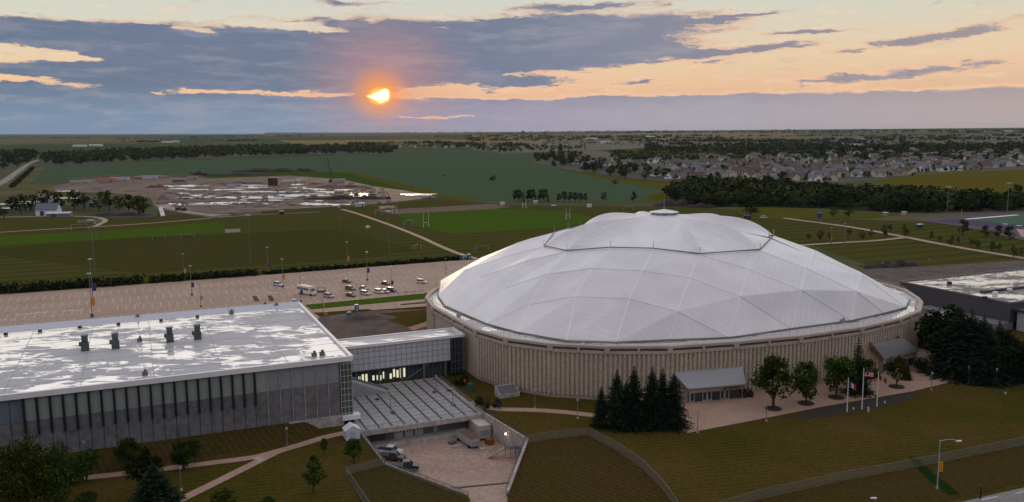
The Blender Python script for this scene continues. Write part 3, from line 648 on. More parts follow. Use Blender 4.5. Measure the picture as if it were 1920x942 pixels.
# raised ridge lines between the facets
rg = MB(); seen = set()
for k in nodes:
    for d in ((1, 0), (0, 1)):
        k2 = (k[0] + d[0], k[1] + d[1])
        if k2 in nodes and not (k in inner_keys and k2 in inner_keys and (abs(k[0] + 1.5) + abs(k[1] - 4.5) < 4 or abs(k2[0] + 1.5) + abs(k2[1] - 4.5) < 4) and False):
            if k in inner_keys and k2 in inner_keys: continue
            rg.beam(nodes[k] + Vector((0, 0, .02)), nodes[k2] + Vector((0, 0, .015)), .26, .03)
rg.build('ridge_capping', mat('ridge_metal', (.86, .85, .86), .45, .03, .5), dome)
# inner fabric roof: arched ridges from the ring corners to the hub, shallow valleys between them
ringk = [(-3, 2), (-2, 2), (-1, 2), (0, 2), (1, 3), (1, 4), (1, 5), (1, 6), (0, 7), (-1, 7), (-2, 7), (-3, 7), (-4, 6), (-4, 5), (-4, 4), (-4, 3)]
for k in ringk:
    if k not in nodes: nodes[k] = lv(Cg + ua * (k[0] + 1.5) * SG + va * (k[1] - 4.5) * SG, 29.8)
corner = {0, 3, 4, 7, 8, 11, 12, 15}
apex = lv(G(1245, 397, 38.2), 38.2); HR = 4.3
outer = []; kind = []
for i in range(16):
    p, q = nodes[ringk[i]], nodes[ringk[(i + 1) % 16]]
    outer.append(p); kind.append(1.0 if i in corner else .12)
    if i in corner and (i + 1) % 16 in corner: outer.append((p + q) / 2); kind.append(0.0)
    elif not (i in corner or (i + 1) % 16 in corner): outer.append((p + q) / 2); kind.append(0.0)
n_o = len(outer); ST = 14; fb_ = MB(); fuv = []
SUB = 4; prof = []
for i in range(n_o):
    for s in range(SUB):
        f_ = s / SUB; prof.append((outer[i].lerp(outer[(i + 1) % n_o], f_), kind[i] * (1 - f_) + kind[(i + 1) % n_o] * f_))
hubp = []
for p, k in prof:
    d = Vector((p.x - apex.x, p.y - apex.y, 0)).normalized(); hubp.append(apex + d * HR - Vector((0, 0, .9)))
for t_ in range(ST + 1):
    f_ = t_ / ST
    for (p, k), h in zip(prof, hubp):
        q = p.lerp(h, f_); bul = 4 * f_ * (1 - f_); q = q + Vector((0, 0, bul * (-.5 + 4.6 * k ** 2.4) * (1.32 - 1.2 * f_))); fb_.v.append(q)
m_ = len(prof)
for t_ in range(ST):
    for i in range(m_):
        fc = (t_ * m_ + i, t_ * m_ + (i + 1) % m_, (t_ + 1) * m_ + (i + 1) % m_, (t_ + 1) * m_ + i); fb_.f.append(fc)
        for dt, di in ((0, 0), (0, 1), (1, 1), (1, 0)): fuv.append(((i + di) * 1.9, (t_ + dt) * 1.75 + 30))
fb_.build('fabric_roof', seamed('roof_fabric', (.76, .76, .78), 3.5, .5, .93, spec=.3, width=.06), dome, uvs=fuv)
b = MB(); rp = [nodes[k] + Vector((0, 0, .35)) for k in ringk]
for p, q in zip(rp, rp[1:] + rp[:1]): b.tube(p, q, .16, n=6)
b.build('gutter_ring', mat('ring_metal', (.13, .12, .11), .6, .1, 1), dome)
for p in rp: MB().tube(p, p + Vector((0, 0, 1.9)), .09, n=4).build('ring_post', steel, dome)
b = MB(); oct_ = [(apex.x + HR * math.cos(R(22.5 + 45 * k)), apex.y + HR * math.sin(R(22.5 + 45 * k))) for k in range(8)]
b.prism(oct_, apex.z - 1.2, apex.z - .1); b.build('hub', conc_pale, dome)
b = MB(); vs = [Vector((apex.x + (x - apex.x) * 1.15, apex.y + (y - apex.y) * 1.15, apex.z - .1)) for x, y in oct_] + [apex + Vector((0, 0, .8))]
b.add(vs, [(k, (k + 1) % 8, 8) for k in range(8)] + [tuple(range(7, -1, -1))]); b.build('hub_cap', white, dome)
MB().tube(apex + Vector((0, 0, .7)), apex + Vector((0, 0, 4.6)), .10, .05, n=5).build('mast', steel, dome)
# gutter at the foot of the dome and handrail round the walkway
rk = sorted([k for k in nodes if k not in inner_keys and (abs(k[0] + 1.5) + abs(k[1] - 4.5) == 7 or max(abs(k[0] + 1.5), abs(k[1] - 4.5)) == 5.5)], key=lambda k: math.atan2(nodes[k].y - Cd.y, nodes[k].x - Cd.x))
b = MB()
for k, k2 in zip(rk, rk[1:] + rk[:1]): b.beam(nodes[k] + Vector((0, 0, .1)), nodes[k2] + Vector((0, 0, .1)), .35, .3)
b.build('eaves_gutter', mat('gutter_metal', (.22, .20, .185), .6, .1, .5), dome)
b = MB(); HRL = inset(RIM, 1.6)
for i in range(NR_):
    a, c = HRL[i], HRL[(i + 1) % NR_]; n_ = max(1, round((c - a).length / 2.4))
    for k in range(n_): p = lv(a.lerp(c, k / n_), 13.0); b.tube(p, p + Vector((0, 0, 1.5)), .05, n=4)
    for h in (13.9, 14.5): b.tube(lv(a, h), lv(c, h), .045, n=4)
b.build('handrail', mat('rail_metal', (.45, .42, .40), .5, .1, 1), dome)
# small plant on the walkway
for px, py in ((860, 594), (1580, 606)):
    p = G(px, py, 13.0); MB().box(p + Vector((0, 0, .5)), (1.1, .7, 1.0), .4).box(p + Vector((.2, 0, 1.2)), (.4, .4, .5)).build('vent_box', steel, dome)

# entrances on the dome front: sloping glazed roof on a box of doors
def entrance(base_l, base_r, eave_z, back_px_l, back_px_r, back_z, doors, label_text=None):
    A = G(*base_l); B_ = G(*base_r); d = (B_ - A).normalized(); nb = Vector((-d.y, d.x, 0))
    TL, TR = G(back_px_l[0], back_px_l[1], back_z), G(back_px_r[0], back_px_r[1], back_z)
    dep = max(5.0, (TL - A).dot(nb), (TR - B_).dot(nb)) ; L_ = (B_ - A).length
    e = MB(); w = .35
    th = .3
    a0, b0 = A - d * w - nb * .6, B_ + d * w - nb * .6
    q = [lv(a0, eave_z), lv(b0, eave_z), lv(TR + d * .5, back_z), lv(TL - d * .5, back_z)]
    e.add(q + [p - Vector((0, 0, th)) for p in q], [(0, 1, 2, 3), (7, 6, 5, 4), (0, 4, 5, 1), (1, 5, 6, 2), (2, 6, 7, 3), (3, 7, 4, 0)])
    rt = e.build('entrance_roof', seamed('canopy_sheet', (.30, .31, .33), 1.2, .35, 1.25, spec=.5, width=.08) if 'canopy_sheet' not in MATS else MATS['canopy_sheet'], dome,
                 uvs=[(0, 0), (0, L_), (dep, L_), (dep, 0)] + [(0, 0)] * 20)
    fz = 2.45
    MB().add([lv(A, fz), lv(B_, fz), lv(B_, eave_z - th), lv(A, eave_z - th), lv(A + nb * .3, fz), lv(B_ + nb * .3, fz), lv(B_ + nb * .3, eave_z - th), lv(A + nb * .3, eave_z - th)], [(0, 1, 2, 3), (7, 6, 5, 4), (0, 4, 5, 1), (3, 2, 6, 7), (1, 5, 6, 2), (0, 3, 7, 4)]).build('entrance_fascia', conc, dome)
    for s, T in ((A, TL), (B_, TR)):
        MB().add([lv(s, 0), lv(s + nb * 10.5, 0), lv(s + nb * 10.5, back_z), lv(lv(s, 0) + (lv(T, 0) - lv(s, 0)) * .95, back_z - th), lv(s, eave_z - th)], [(0, 1, 2, 3, 4)]).build('side_wall', conc, dome)
    MB().add([lv(A + nb * .8, 0), lv(B_ + nb * .8, 0), lv(B_ + nb * .8, fz + .2), lv(A + nb * .8, fz + .2)], [(0, 1, 2, 3)]).build('glazing', glassd, dome)
    for f_ in doors:
        p = A.lerp(B_, f_) + nb * .6; ang = math.atan2(d.y, d.x)
        for s in (-.62, .62):
            c = p + d * s; m = MB()
            for dx in (-.5, .5): m.box(lv(c + d * dx, 1.2), (.22, .2, 2.4), ang)
            m.box(lv(c, 2.3), (1.1, .2, .25), ang); m.box(lv(c, .18), (1.1, .2, .3), ang)
            dr = m.build('door', mat('door_frame', (.34, .29, .26), .6, .05, 1), dome)
    return A, B_, d, nb
Ae, Be, de, nbe = entrance((1290, 757), (1393, 748), 3.95, (1262, 693), (1388, 684), 7.4, (.05, .36, .68))
entrance((1655, 700), (1717, 686), 4.4, (1640, 645), (1690, 634), 9.2, (.3, .7))
# raised lettering over the doors
tcv = bpy.data.curves.new('lettering', 'FONT'); tcv.body = 'UNI ATHLETICS'; tcv.size = .78; tcv.extrude = .04
to = bpy.data.objects.new('lettering', tcv); COL.objects.link(to); bpy.context.view_layer.update()
me = bpy.data.meshes.new_from_object(to); bpy.data.objects.remove(to); me.materials.clear(); me.materials.append(mat('letter_dark', (.03, .018, .018), .6, .05, 1))
lo = bpy.data.objects.new('lettering', me); COL.objects.link(lo); lo.parent = dome; ang = math.atan2(de.y, de.x)
p = lv(Ae.lerp(Be, .62) - nbe * .06, 2.62) - Vector((Cd.x, Cd.y, 0)); lo.location = p; lo.rotation_euler = (R(90), 0, ang); lo.scale = (.82, 1, 1)

# ------------------------------------------------------------------ the grey arena with its wet white roof
ar = thing('arena_hall', 'long grey arena hall with wet white flat roof and dark wall fins', 'arena', (KR.x, KR.y, 0))
LA, DA, ZA = 105.0, 67.1, 15.5
roofm = wetroof('wet_membrane', (.40, .40, .425), (.62, .60, .58), .16, .89, 2.1, CG)  # wet patches glossy, their paler base colour has reflected sky painted in
c4 = [FA(0, 0, 0), FA(LA, 0, 0), FA(LA, DA, 0), FA(0, DA, 0)]
b = MB(); b.add([lv(p, ZA - .35) for p in inset([c4[0], c4[3], c4[2], c4[1]][::-1], .0)], [(0, 3, 2, 1)]); b.build('roof', roofm, ar)
b = MB()
for p, q in zip(c4, c4[1:] + c4[:1]): b.beam(lv(p, ZA - .45), lv(q, ZA - .45), .7, 1.1)
b.build('roof_edge', white, ar)
b = MB()                                                     # raised back strip of membrane seen as a plain band
b.add([FA(0, DA - 6, ZA - .33), FA(LA, DA - 6, ZA - .33), FA(LA, DA - .4, ZA + .3), FA(0, DA - .4, ZA + .3)], [(0, 3, 2, 1)]); b.build('roof_slope', mat('dry_membrane', (.46, .48, .54), .6, .04, .1), ar)
b = MB(); b.prism([(p.x, p.y) for p in (FA(2.7, .9, 0), FA(LA - .5, .9, 0), FA(LA - .5, DA - .5, 0), FA(2.7, DA - .5, 0))], -.8, ZA - .7); b.build('wall_core', mat('core_concrete', (.16, .16, .17), .85, .15, .2, fine=1), ar)
lowm = mat('dark_precast', (.150, .148, .155), .85, .07, .15, fine=.8, stretch=(0, 1, 1))
panm = mat('green_white_glazing', (.30, .335, .315), .3, .05, .6, spec=.6)
grpm = mat('grey_panel', (.255, .265, .295), .5, .06, .3)
blum = mat('blue_grey_panel', (.13, .16, .20), .35, .1, .3, spec=.6)
finm = mat('fin_dark', (.012, .022, .026), .4, .1, 1)
bays = [2.7, 5.3, 7.9, 10.5, 13.1, 15.7, 18.3, 20.9] + [20.9 + 2.268 * k for k in range(1, 20)] + [66.4 + 2.6 * k for k in range(0, 15)]
for a_, c_ in zip(bays, bays[1:]):
    m = MB(); w_ = c_ - a_; mid = (a_ + c_) / 2
    m.box(FA(mid, .55, (9.7 + 14.9) / 2), (w_ - .10, .3, 14.9 - 9.7), CG)
    kind_ = grpm if mid < 18.3 else (panm if mid < 64.5 else blum)
    m.build('upper_panel', kind_, ar)
    MB().box(FA(mid, .42, (9.66 - .6) / 2 + .3 if mid < 12 else 5.4), (w_ - .12, .3, 9.66 - 2.2 if mid < 12 else 8.5), CG).build('concrete_panel', lowm, ar) if mid >= 12 else MB().box(FA(mid, .42, 5.95), (w_ - .12, .3, 7.4), CG).build('concrete_panel', lowm, ar)
    if 20 < c_ < 64.5: MB().box(FA(c_, .12, 10.9), (.42, .75, 7.8), CG).build('fin', finm, ar)
    elif c_ < 20.5: MB().box(FA(c_, .3, 8.2), (.16, .4, 12), CG).build('joint_rib', conc_pale, ar)
MB().box(FA(8.2, .15, .75), (12, .9, 3.1), CG).build('stone_base', mat('base_stone', (.34, .32, .29), .85, .2, .3, fine=1.5), ar)
# glazed corner tower
MB().box(FA(1.35, 1.0, 8.1), (2.5, 2.0, 12.2), CG).build('corner_glazing', glassg, ar)
b = MB()
for k in range(9): b.box(FA(1.35, -.04, 2.6 + k * 1.42), (2.6, .1, .14), CG)
for s_ in (.12, .95, 1.8, 2.6): b.box(FA(s_, -.05, 8.2), (.12, .12, 12.0), CG)
b.build('mullion', mat('mullion_pale', (.36, .40, .38), .5, .05, 1), ar)
MB().box(FA(.6, .2, 1.7), (4.0, 2.2, 1.0), CG).build('door_canopy', white, ar); MB().box(FA(1.0, 1.1, .2), (2.6, 1.4, 2.2), CG).build('door_glazing', glassd, ar)
def on_roof(px, py, z=ZA - .3): return G(px, py, z)
for px, py in ((160, 657), (217, 653), (319, 641), (371, 636)):
    p = on_roof(px, py); t = MB(); t.box(p + Vector((0, 0, .9)), (1.7, 1.5, 1.8), CG).box(p + ey * .5 + Vector((.0, 0, 2.4)), (1.3, 1.5, 1.4), CG).box(p + ey * .3 - ex * .9 + Vector((0, 0, 1.5)), (.7, .9, .9), CG); o = t.build('exhaust_stack', mat('stack_grey', (.085, .10, .10), .6, .2, .5), ar)
    MB().box(p + ey * .9 + Vector((0, 0, 3.25)), (1.5, 1.5, .3), CG).build('stack_hood', mat('hood_grey', (.13, .14, .14), .6, .1, 1), o)
for px, py in ((11, 628), (75, 622), (150, 615), (222, 609), (302, 602), (370, 595)): MB().box(on_roof(px, py) + Vector((0, 0, .25)), (.9, .6, .5), CG).build('roof_drain', darksteel, ar)
for px, py in ((258, 597), (272, 703), (497, 574), (518, 575), (589, 668), (604, 666), (434, 588), (262, 640)):
    p = on_roof(px, py); MB().box(p + Vector((0, 0, .35)), (1.1, .8, .7), CG).box(p + Vector((.1, 0, .95)), (.5, .5, .5), CG).build('roof_vent', mat('vent_brown', (.16, .14, .13), .7, .2, 1), ar)
for px, py in ((434, 588),):
    b = MB(); p = on_roof(px, py)
    for dx in (-.8, .8): b.tube(p + ex * dx, p + ex * dx + Vector((0, 0, 1.8)), .06, n=4)
    b.tube(p - ex * .8 + Vector((0, 0, 1.2)), p + ex * .8 + Vector((0, 0, 1.2)), .05, n=4); b.build('roof_rail', steel, ar)
b = MB()
for k in range(1, 9): b.box(FA(LA / 2, DA * k / 9, ZA - .335), (LA - 1, .12, .02), CG)
for k in range(1, 8): b.box(FA(k * 13.5, DA / 2 - 3, ZA - .337), (.12, DA - 8, .02), CG)
b.build('roof_seam', mat('seam_grey', (.30, .30, .33), .6, .1, 1), ar)
b = MB(); p, q = on_roof(258, 598), on_roof(272, 700); b.beam(p, q, .16, .06); b.build('roof_conduit', MATS['dry_membrane'], ar)

# ------------------------------------------------------------------ the white link building between arena and dome
QR = lambda a, c, z: Vector((KR.x, KR.y, 0)) + ex * a + ey * c + Vector((0, 0, z))
br = thing('link_building', 'white panelled link building with pale flat roof joining the arena to the dome', 'building', QR(17, 30, 0))
y0 = 25.9; y1 = 34.6
MB().box(QR(17.2, (y0 + y1) / 2, 7.6), (30.0, y1 - y0 - .3, 6.3), CG).build('wall', mat('white_panel', (.50, .51, .53), .5, .05, .4), br)
b = MB()
for k in range(21): b.box(QR(3.2 + k * 1.42, y0 + .1, 7.6), (.05, .1, 6.2), CG)
for z in (6.2, 7.6, 9.1): b.box(QR(17.2, y0 + .1, z), (29.8, .1, .06), CG)
b.build('panel_joint', mat('joint_grey', (.24, .25, .27), .6, .1, 1), br)
b = MB(); b.add([QR(2, y0 - .1, 10.85), QR(36, y0 - .1, 10.85), QR(36, y1, 10.85), QR(2, y1, 10.85)], [(0, 1, 2, 3)]); b.build('roof', wetroof('link_membrane', (.5, .5, .52), (.5, .48, .46), .16, .93, 3, CG), br)
b = MB(); b.beam(QR(2, y0 - .1, 10.85), QR(36, y0 - .1, 10.85), .5, .7).beam(QR(36, y0 - .3, 10.85), QR(36, y1, 10.85), .5, .7).beam(QR(2, y1, 10.9), QR(36, y1, 10.9), .4, .4); b.build('roof_edge', white, br)
MB().box(QR(34, (y0 + y1) / 2, 5.6), (3.4, y1 - y0 - .6, 10.1), CG).build('end_glazing', glassd, br)
b = MB()
for k in range(4): b.box(QR(32.6 + k * 1.0, y0 + .1, 5.6), (.1, .12, 10), CG)
for k in range(5): b.box(QR(34, y0 + .1, 2 + k * 2), (3.4, .1, .1), CG)
b.build('mullion', mat('mullion_dark', (.10, .12, .13), .5, .1, 1), br)
# lobby below: lit glazing set back
MB().box(QR(20, y0 + 4.5, 2.1), (28, 4.0, 4.2), CG).build('lobby_wall', mat('lobby_dark', (.06, .07, .07), .6, .1, 1), br)
gl = mat('lit_lobby', (.9, .82, .55), .4, 0, 1, emit=.75)
for k in range(14):
    if k in (3, 8): continue
    h = random.uniform(1.2, 2.6); MB().box(QR(8.2 + k * .92, y0 + 2.42, .6 + h / 2 + random.uniform(0, .5)), (.5, .08, h), CG).build('lit_window', gl, br)
b = MB()
for k in range(12): b.box(QR(6 + k * 2.2, y0 + 2.3, 2.2), (.16, .2, 4.3), CG)
for k in range(5): b.tube(QR(7 + k * 6, y0 + .6, 0), QR(7 + k * 6, y0 + .6, 4.5), .22, n=8)
b.beam(QR(20, y0 + 1, .3), QR(27, y0 + 1, 4.2), .25, .25).beam(QR(5, y0 + .8, 4.3), QR(32, y0 + .8, 4.3), .4, .5)
b.build('column', mat('frame_green', (.13, .17, .16), .5, .1, 1), br)
# stair wing from the terrace up to the arena
st = thing('stair_wing', 'grey sloping stair wing between the arena glass corner and the terrace', 'stair', QR(4, 17, 0))
pts = [QR(0.3, 24.5, 0), QR(0.3, 24.5, 4.2), QR(4.5, 24.5, 4.0), QR(13, 24.5, .3), QR(13, 24.5, 0)]
b = MB(); n_ = len(pts); off = ey * -6.5
b.add(pts + [p + off for p in pts], [tuple(range(n_ - 1, -1, -1)), tuple(range(n_, 2 * n_))] + [(i, (i + 1) % n_, n_ + (i + 1) % n_, n_ + i) for i in range(n_)]); b.build('stair_body', mat('stair_pale', (.32, .33, .34), .7, .1, .5), st)
b = MB(); b.beam(QR(.3, 17.9, 5.1), QR(4.5, 17.9, 4.9), .12, .5).beam(QR(4.5, 17.9, 4.9), QR(13, 17.9, 1.3), .12, .5); b.build('balustrade', polem, st)
MB().box(QR(1.3, 17.85, 1.5), (1.5, .2, 2.4), CG).build('window', glassg, st)

# ------------------------------------------------------------------ terrace over the loading dock
tr_ = thing('terrace_deck', 'grey paved terrace with dark stripes and railings above the loading dock', 'terrace', (NLd.x, NLd.y, 0))
LD = (NRd - NLd).dot(ex); DD = 33.0
TD = lambda a, c, z: Vector((NLd.x, NLd.y, 0)) + ex * a + ey * c + Vector((0, 0, z))
pav = mat('terrace_paving', (.30, .295, .295), .55, .12, .5, fine=2.5, spec=.5)
poly = [TD(0, 0, 0), TD(LD, 0, 0), TD(LD, DD, 0), TD(0, DD, 0)]
MB().prism([(p.x, p.y) for p in poly], -.9, .22).build('deck_slab', conc_pale, tr_)
b = MB(); b.add([lv(p, .235) for p in inset(poly, .6)], [(0, 1, 2, 3)]); b.build('deck_paving', pav, tr_)
ns = 10
for k in range(ns): MB().box(TD(1.6 + k * (LD - 3) / (ns - 1), DD / 2, .255), (.42, DD - 1.4, .05), CG).build('dark_stripe', mat('stripe_dark', (.035, .036, .04), .6, .1, 1), tr_)
b = MB()
for k in range(1, 12): b.box(TD(LD / 2, k * DD / 12, .245), (LD - 1.4, .10, .02), CG)
b.build('paving_joint', mat('joint_brown', (.10, .095, .09), .8, .1, 1), tr_)
b = MB()
for a_, c_, n_ in ((TD(.2, .2, .2), TD(LD - .2, .2, .2), 18), (TD(LD - .2, .2, .2), TD(LD - .2, DD * .93, .2), 18)):
    for k in range(n_ + 1): p = a_.lerp(c_, k / n_); b.tube(p, p + Vector((0, 0, 1.1)), .04, n=4)
    for h in (.6, 1.1): b.tube(a_ + Vector((0, 0, h)), c_ + Vector((0, 0, h)), .04, n=4)
b.build('railing', steel, tr_)
for px, py in ((707, 750), (737, 775), (815, 736), (842, 733), (850, 760)): MB().box(G(px, py, .25) + Vector((0, 0, .12)), (.9, .9, .25), CG).build('deck_hatch', darksteel, tr_)
bw = MB(); bw.box(TD(LD / 2, 3.2, -2.75), (LD, .4, 3.6), CG); bw.build('dock_wall', mat('dock_wall_grey', (.13, .135, .14), .8, .15, .3), tr_)
MB().box(TD(LD * .55, 1.2, -3.95), (LD * .9, 3.6, .9), CG).build('dock_platform', conc_pale, tr_)
for k, a_ in enumerate((9.3, 11.7, 14.1)):
    d_ = MB().box(TD(a_, 2.9, -2.35), (1.9, .15, 2.3), CG).build('dock_door', mat('door_cream', (.44, .42, .38), .6, .05, 1), tr_)
    for s_ in (-.4, .4): MB().box(TD(a_ + s_, 2.8, -2.0), (.3, .08, .5), CG).build('door_window', glassd, d_)
MB().box(TD(18, 2.9, -2.45), (1.0, .15, 2.1), CG).build('dock_door', mat('door_grey', (.30, .33, .34), .6, .05, 1), tr_)
MB().box(TD(4.5, 2.9, -2.3), (3.4, .15, 2.6), CG).build('roller_shutter', mat('shutter_dark', (.05, .055, .06), .6, .1, 1), tr_)

# ------------------------------------------------------------------ the dark building on the right
rb_ = thing('flat_roof_hall', 'dark walled low hall with pale wet flat roof at the right edge', 'building', G(1895, 567, 9) - Vector((0, 0, 9)))
K2 = G(1895, 567, 9); RQ = lambda a, c, z: Vector((K2.x, K2.y, 0)) + ex * a + ey * c + Vector((0, 0, z))
DB = 43.5
rm2 = wetroof('wet_dark_membrane', (.13, .105, .095), (.60, .50, .42), .30, .915, 2.6, CG, wetrough=.1)  # cream patch colour adds painted sky reflection to the water's real gloss
b = MB(); b.prism([(p.x, p.y) for p in (RQ(0, 0, 0), RQ(80, 0, 0), RQ(80, DB, 0), RQ(0, DB, 0))], 2.2, 8.6); b.build('wall', mat('dark_cladding', (.075, .072, .085), .6, .1, .2), rb_)
b = MB(); b.add([RQ(.4, .4, 8.62), RQ(80, .4, 8.62), RQ(80, DB - .4, 8.62), RQ(.4, DB - .4, 8.62)], [(0, 1, 2, 3)]); b.build('roof', rm2, rb_)
b = MB(); b.beam(RQ(0, 0, 8.75), RQ(0, DB, 8.75), .4, .5).beam(RQ(0, 0, 8.75), RQ(80, 0, 8.75), .4, .5).beam(RQ(0, DB, 8.75), RQ(80, DB, 8.75), .4, .5); b.build('roof_edge', mat('edge_grey', (.16, .15, .16), .5, .1, 1), rb_)
b = MB(); b.beam(RQ(8, DB * .38, 8.95), RQ(80, DB * .38, 8.95), 1.6, .5); b.build('roof_step', mat('step_dark', (.05, .045, .045), .6, .2, .5), rb_)
for px, py in ((1846, 561), (1866, 552), (1872, 544), (1893, 546), (1780, 533), (1905, 533)): p = G(px, py, 8.7); MB().box(p + Vector((0, 0, .45)), (1.5, 1.0, .9), CG).build('roof_unit', white if px > 1850 else darksteel, rb_)
MB().box(RQ(-2, DB * .35, 1.2), (8, DB * .7, 2.4), CG).build('ground_floor', mat('floor_grey', (.20, .19, .19), .7, .1, .4), rb_)
b = MB()
for k in range(6): b.box(RQ(-5.9, 4 + k * 5, 1.4), (.1, 3.2, 1.4), CG)
b.build('window', glassg, rb_)
wl_ = thing('pale_block', 'pale grey block standing in front of the dark hall at the right edge', 'building', RQ(8, -9, 0))
MB().box(RQ(10, -9, 3.2), (17, 15, 6.4), CG).build('wall', mat('block_grey', (.36, .35, .35), .7, .08, .4), wl_); MB().box(RQ(10, -9, 6.7), (19, 17, .6), CG).build('roof', darksteel, wl_)
MB().box(RQ(1.45, -9, 2), (.15, 4, 1.6), CG).build('window', glassd, wl_)
ax = thing('glazed_annex', 'small green glazed annex behind the right end of the dome', 'building', G(1742, 660))
p = G(1748, 655); MB().box(p + Vector((2, 2, 2.2)), (9, 8, 4.4), CG).build('wall', glassg, ax); MB().box(p + Vector((2, 2, 4.7)), (10.5, 9.5, .6), CG).build('roof', conc_pale, ax)
b = MB()
for k in range(5): b.box(p + Vector((2, 2, 2.2)) - ey * 4.05 + ex * (-4 + 2 * k), (.15, .1, 4.3), CG)
b.build('mullion', conc_pale, ax)
p = G(1752, 612); an = thing('service_block', 'low grey service block between the dome and the dark hall', 'building', p)
MB().box(p + Vector((4, 0, 1.6)), (12, 9, 3.2), CG).build('wall', mat('service_grey', (.13, .125, .125), .7, .1, .5), an); MB().box(p + Vector((4, 0, 3.3)), (12.6, 9.6, .3), CG).build('roof', mat('service_roof', (.22, .21, .21), .7, .2, .5), an)
for q in ((0, 0), (3, 1), (6, -1)): MB().box(p + Vector((q[0], q[1], 3.9)), (1.4, 1.1, .9), CG).build('roof_unit', white, an)

# ------------------------------------------------------------------ trees
def leafquads(b, c, r, n, size, rng, sz=.85, shell=.55):
    for _ in range(n):
        while True:
            v = Vector((rng.uniform(-1, 1), rng.uniform(-1, 1), rng.uniform(-1, 1)))
            if shell < v.length <= 1: break
        p = c + Vector((v.x * r, v.y * r, v.z * r * sz)); nr = (v.normalized() + Vector((rng.gauss(0, .5), rng.gauss(0, .5), rng.gauss(0, .5) + .4))).normalized()
        u = nr.orthogonal().normalized(); w = nr.cross(u); a = rng.uniform(0, 6.28); uu = u * math.cos(a) + w * math.sin(a); ww = nr.cross(uu)
        s1 = size * rng.uniform(.6, 1.3); s2 = s1 * rng.uniform(.5, .9); k = rng.uniform(-.25, .25) * s1
        b.add([p - uu * s1, p - ww * s2 + nr * k, p + uu * s1, p + ww * s2 - nr * k], [(0, 1, 2, 3)])
def broad(seed, h=10, w=8, clumps=26, per=46, size=.42, trunk_f=.16, lfm=None, upright=1.0, name='deciduous_tree'):
    """one tree about the origin; returns (root with trunk and crown)"""
    rng = random.Random(seed); root = thing(name, None, None)
    t = MB(); th = h * trunk_f
    t.tube((0, 0, -.1), (0.05 * h * rng.uniform(-.3, .3), 0, th), .030 * h, .022 * h, 7); top = Vector((0, 0, th))
    c = MB(); cc = Vector((0, 0, th * .9 + (h - th * .9) * .5)); hz = (h - th * .9) / 2
    pts = []
    for k in range(clumps):
        for _ in range(40):
            v = Vector((rng.uniform(-1, 1), rng.uniform(-1, 1), rng.uniform(-1, 1)))
            if .25 < v.length < .88 and (v.z > -.5 or abs(v.x) + abs(v.y) < .8): break
        wz = 1 - .28 * max(0, v.z); p = cc + Vector((v.x * w / 2 * wz, v.y * w / 2 * wz, v.z * hz * .92)); pts.append(p)
        r = rng.uniform(.15, .27) * w * (1 - .25 * max(0, v.z)); leafquads(c, p, r, per, size, rng, .8, .35)
    for p in rng.sample(pts, min(7, len(pts))): t.tube(top - Vector((0, 0, rng.uniform(0, th * .3))), top.lerp(p, .85), .012 * h, .004 * h, 5)
    t.build('trunk', bark, root); c.build('crown', lfm or lf_oak, root); return root
def conifer(seed, h=14, w=5.5, levels=26, size=1.0, name='spruce_tree', lfm=None):
    rng = random.Random(seed); root = thing(name, None, None)
    MB().tube((0, 0, -.1), (0, 0, h * .96), .018 * h, .004 * h, 7).build('trunk', bark, root)
    c = MB()
    for k in range(levels):
        f = k / (levels - 1); z = h * (.06 + .92 * f); R_ = w / 2 * (1 - f) ** .85 * rng.uniform(.86, 1.12) + .12; nb = int(9 + 9 * (1 - f))
        for j in range(nb):
            a = 6.283 * (j + rng.random() * .7) / nb; d = Vector((math.cos(a), math.sin(a), 0)); L_ = R_ * rng.uniform(.68, 1.18); droop = L_ * rng.uniform(.12, .38)
            nseg = max(2, int(L_ / .55)); prev = None; side = Vector((-d.y, d.x, 0))
            for q in range(nseg):
                g0 = (q + .2) / nseg; g1 = (q + 1.25) / nseg
                p0 = Vector((0, 0, z)) + d * L_ * g0 - Vector((0, 0, droop * g0 ** 1.5)); p1 = Vector((0, 0, z)) + d * L_ * g1 - Vector((0, 0, droop * g1 ** 1.5 - .1))
                ww = (.20 + .26 * (1 - g0)) * min(1, L_) * size
                for s_ in (-1, 1):
                    e = p0.lerp(p1, .5) + side * s_ * ww * rng.uniform(.8, 1.5) - Vector((0, 0, rng.uniform(.02, .22)))
                    c.add([p0, e, p1], [(0, 1, 2) if s_ < 0 else (0, 2, 1)])
    leafquads(c, Vector((0, 0, h * .965)), .16, 8, .12, rng, 2.2)
    c.build('crown', lfm or lf_spruce, root); return root
protos = []
def place(proto, px, py, h_px=None, h=None, base_h=10.0, label='', cat='tree', group=None, rz=None, used={}, wscale=1.0, pos=None, vis=True, zz=0.0):
    """stand a copy of the prototype where the photo shows its foot"""
    g = pos if pos is not None else G(px, py, 0)
    if h is None:
        n = Vector((-g.x, -g.y, 0)).normalized(); h = PV(px, py - h_px, g, n).z
    s = h / base_h; first = proto.name not in used
    o = proto if first else dup(proto)
    used[proto.name] = 1
    o.location = (g.x, g.y, zz); o.rotation_euler = (0, 0, random.uniform(0, 6.28) if rz is None else rz); o.scale = (s * wscale, s * wscale, s)
    tag(o, label, cat, group)
    if group is None and 'group' in o: del o['group']
    return o
sp = [conifer(11, w=7.2, levels=34, size=1.25), conifer(12, w=8.0, levels=34, size=1.25), conifer(13, w=6.6, levels=34, size=1.2)]
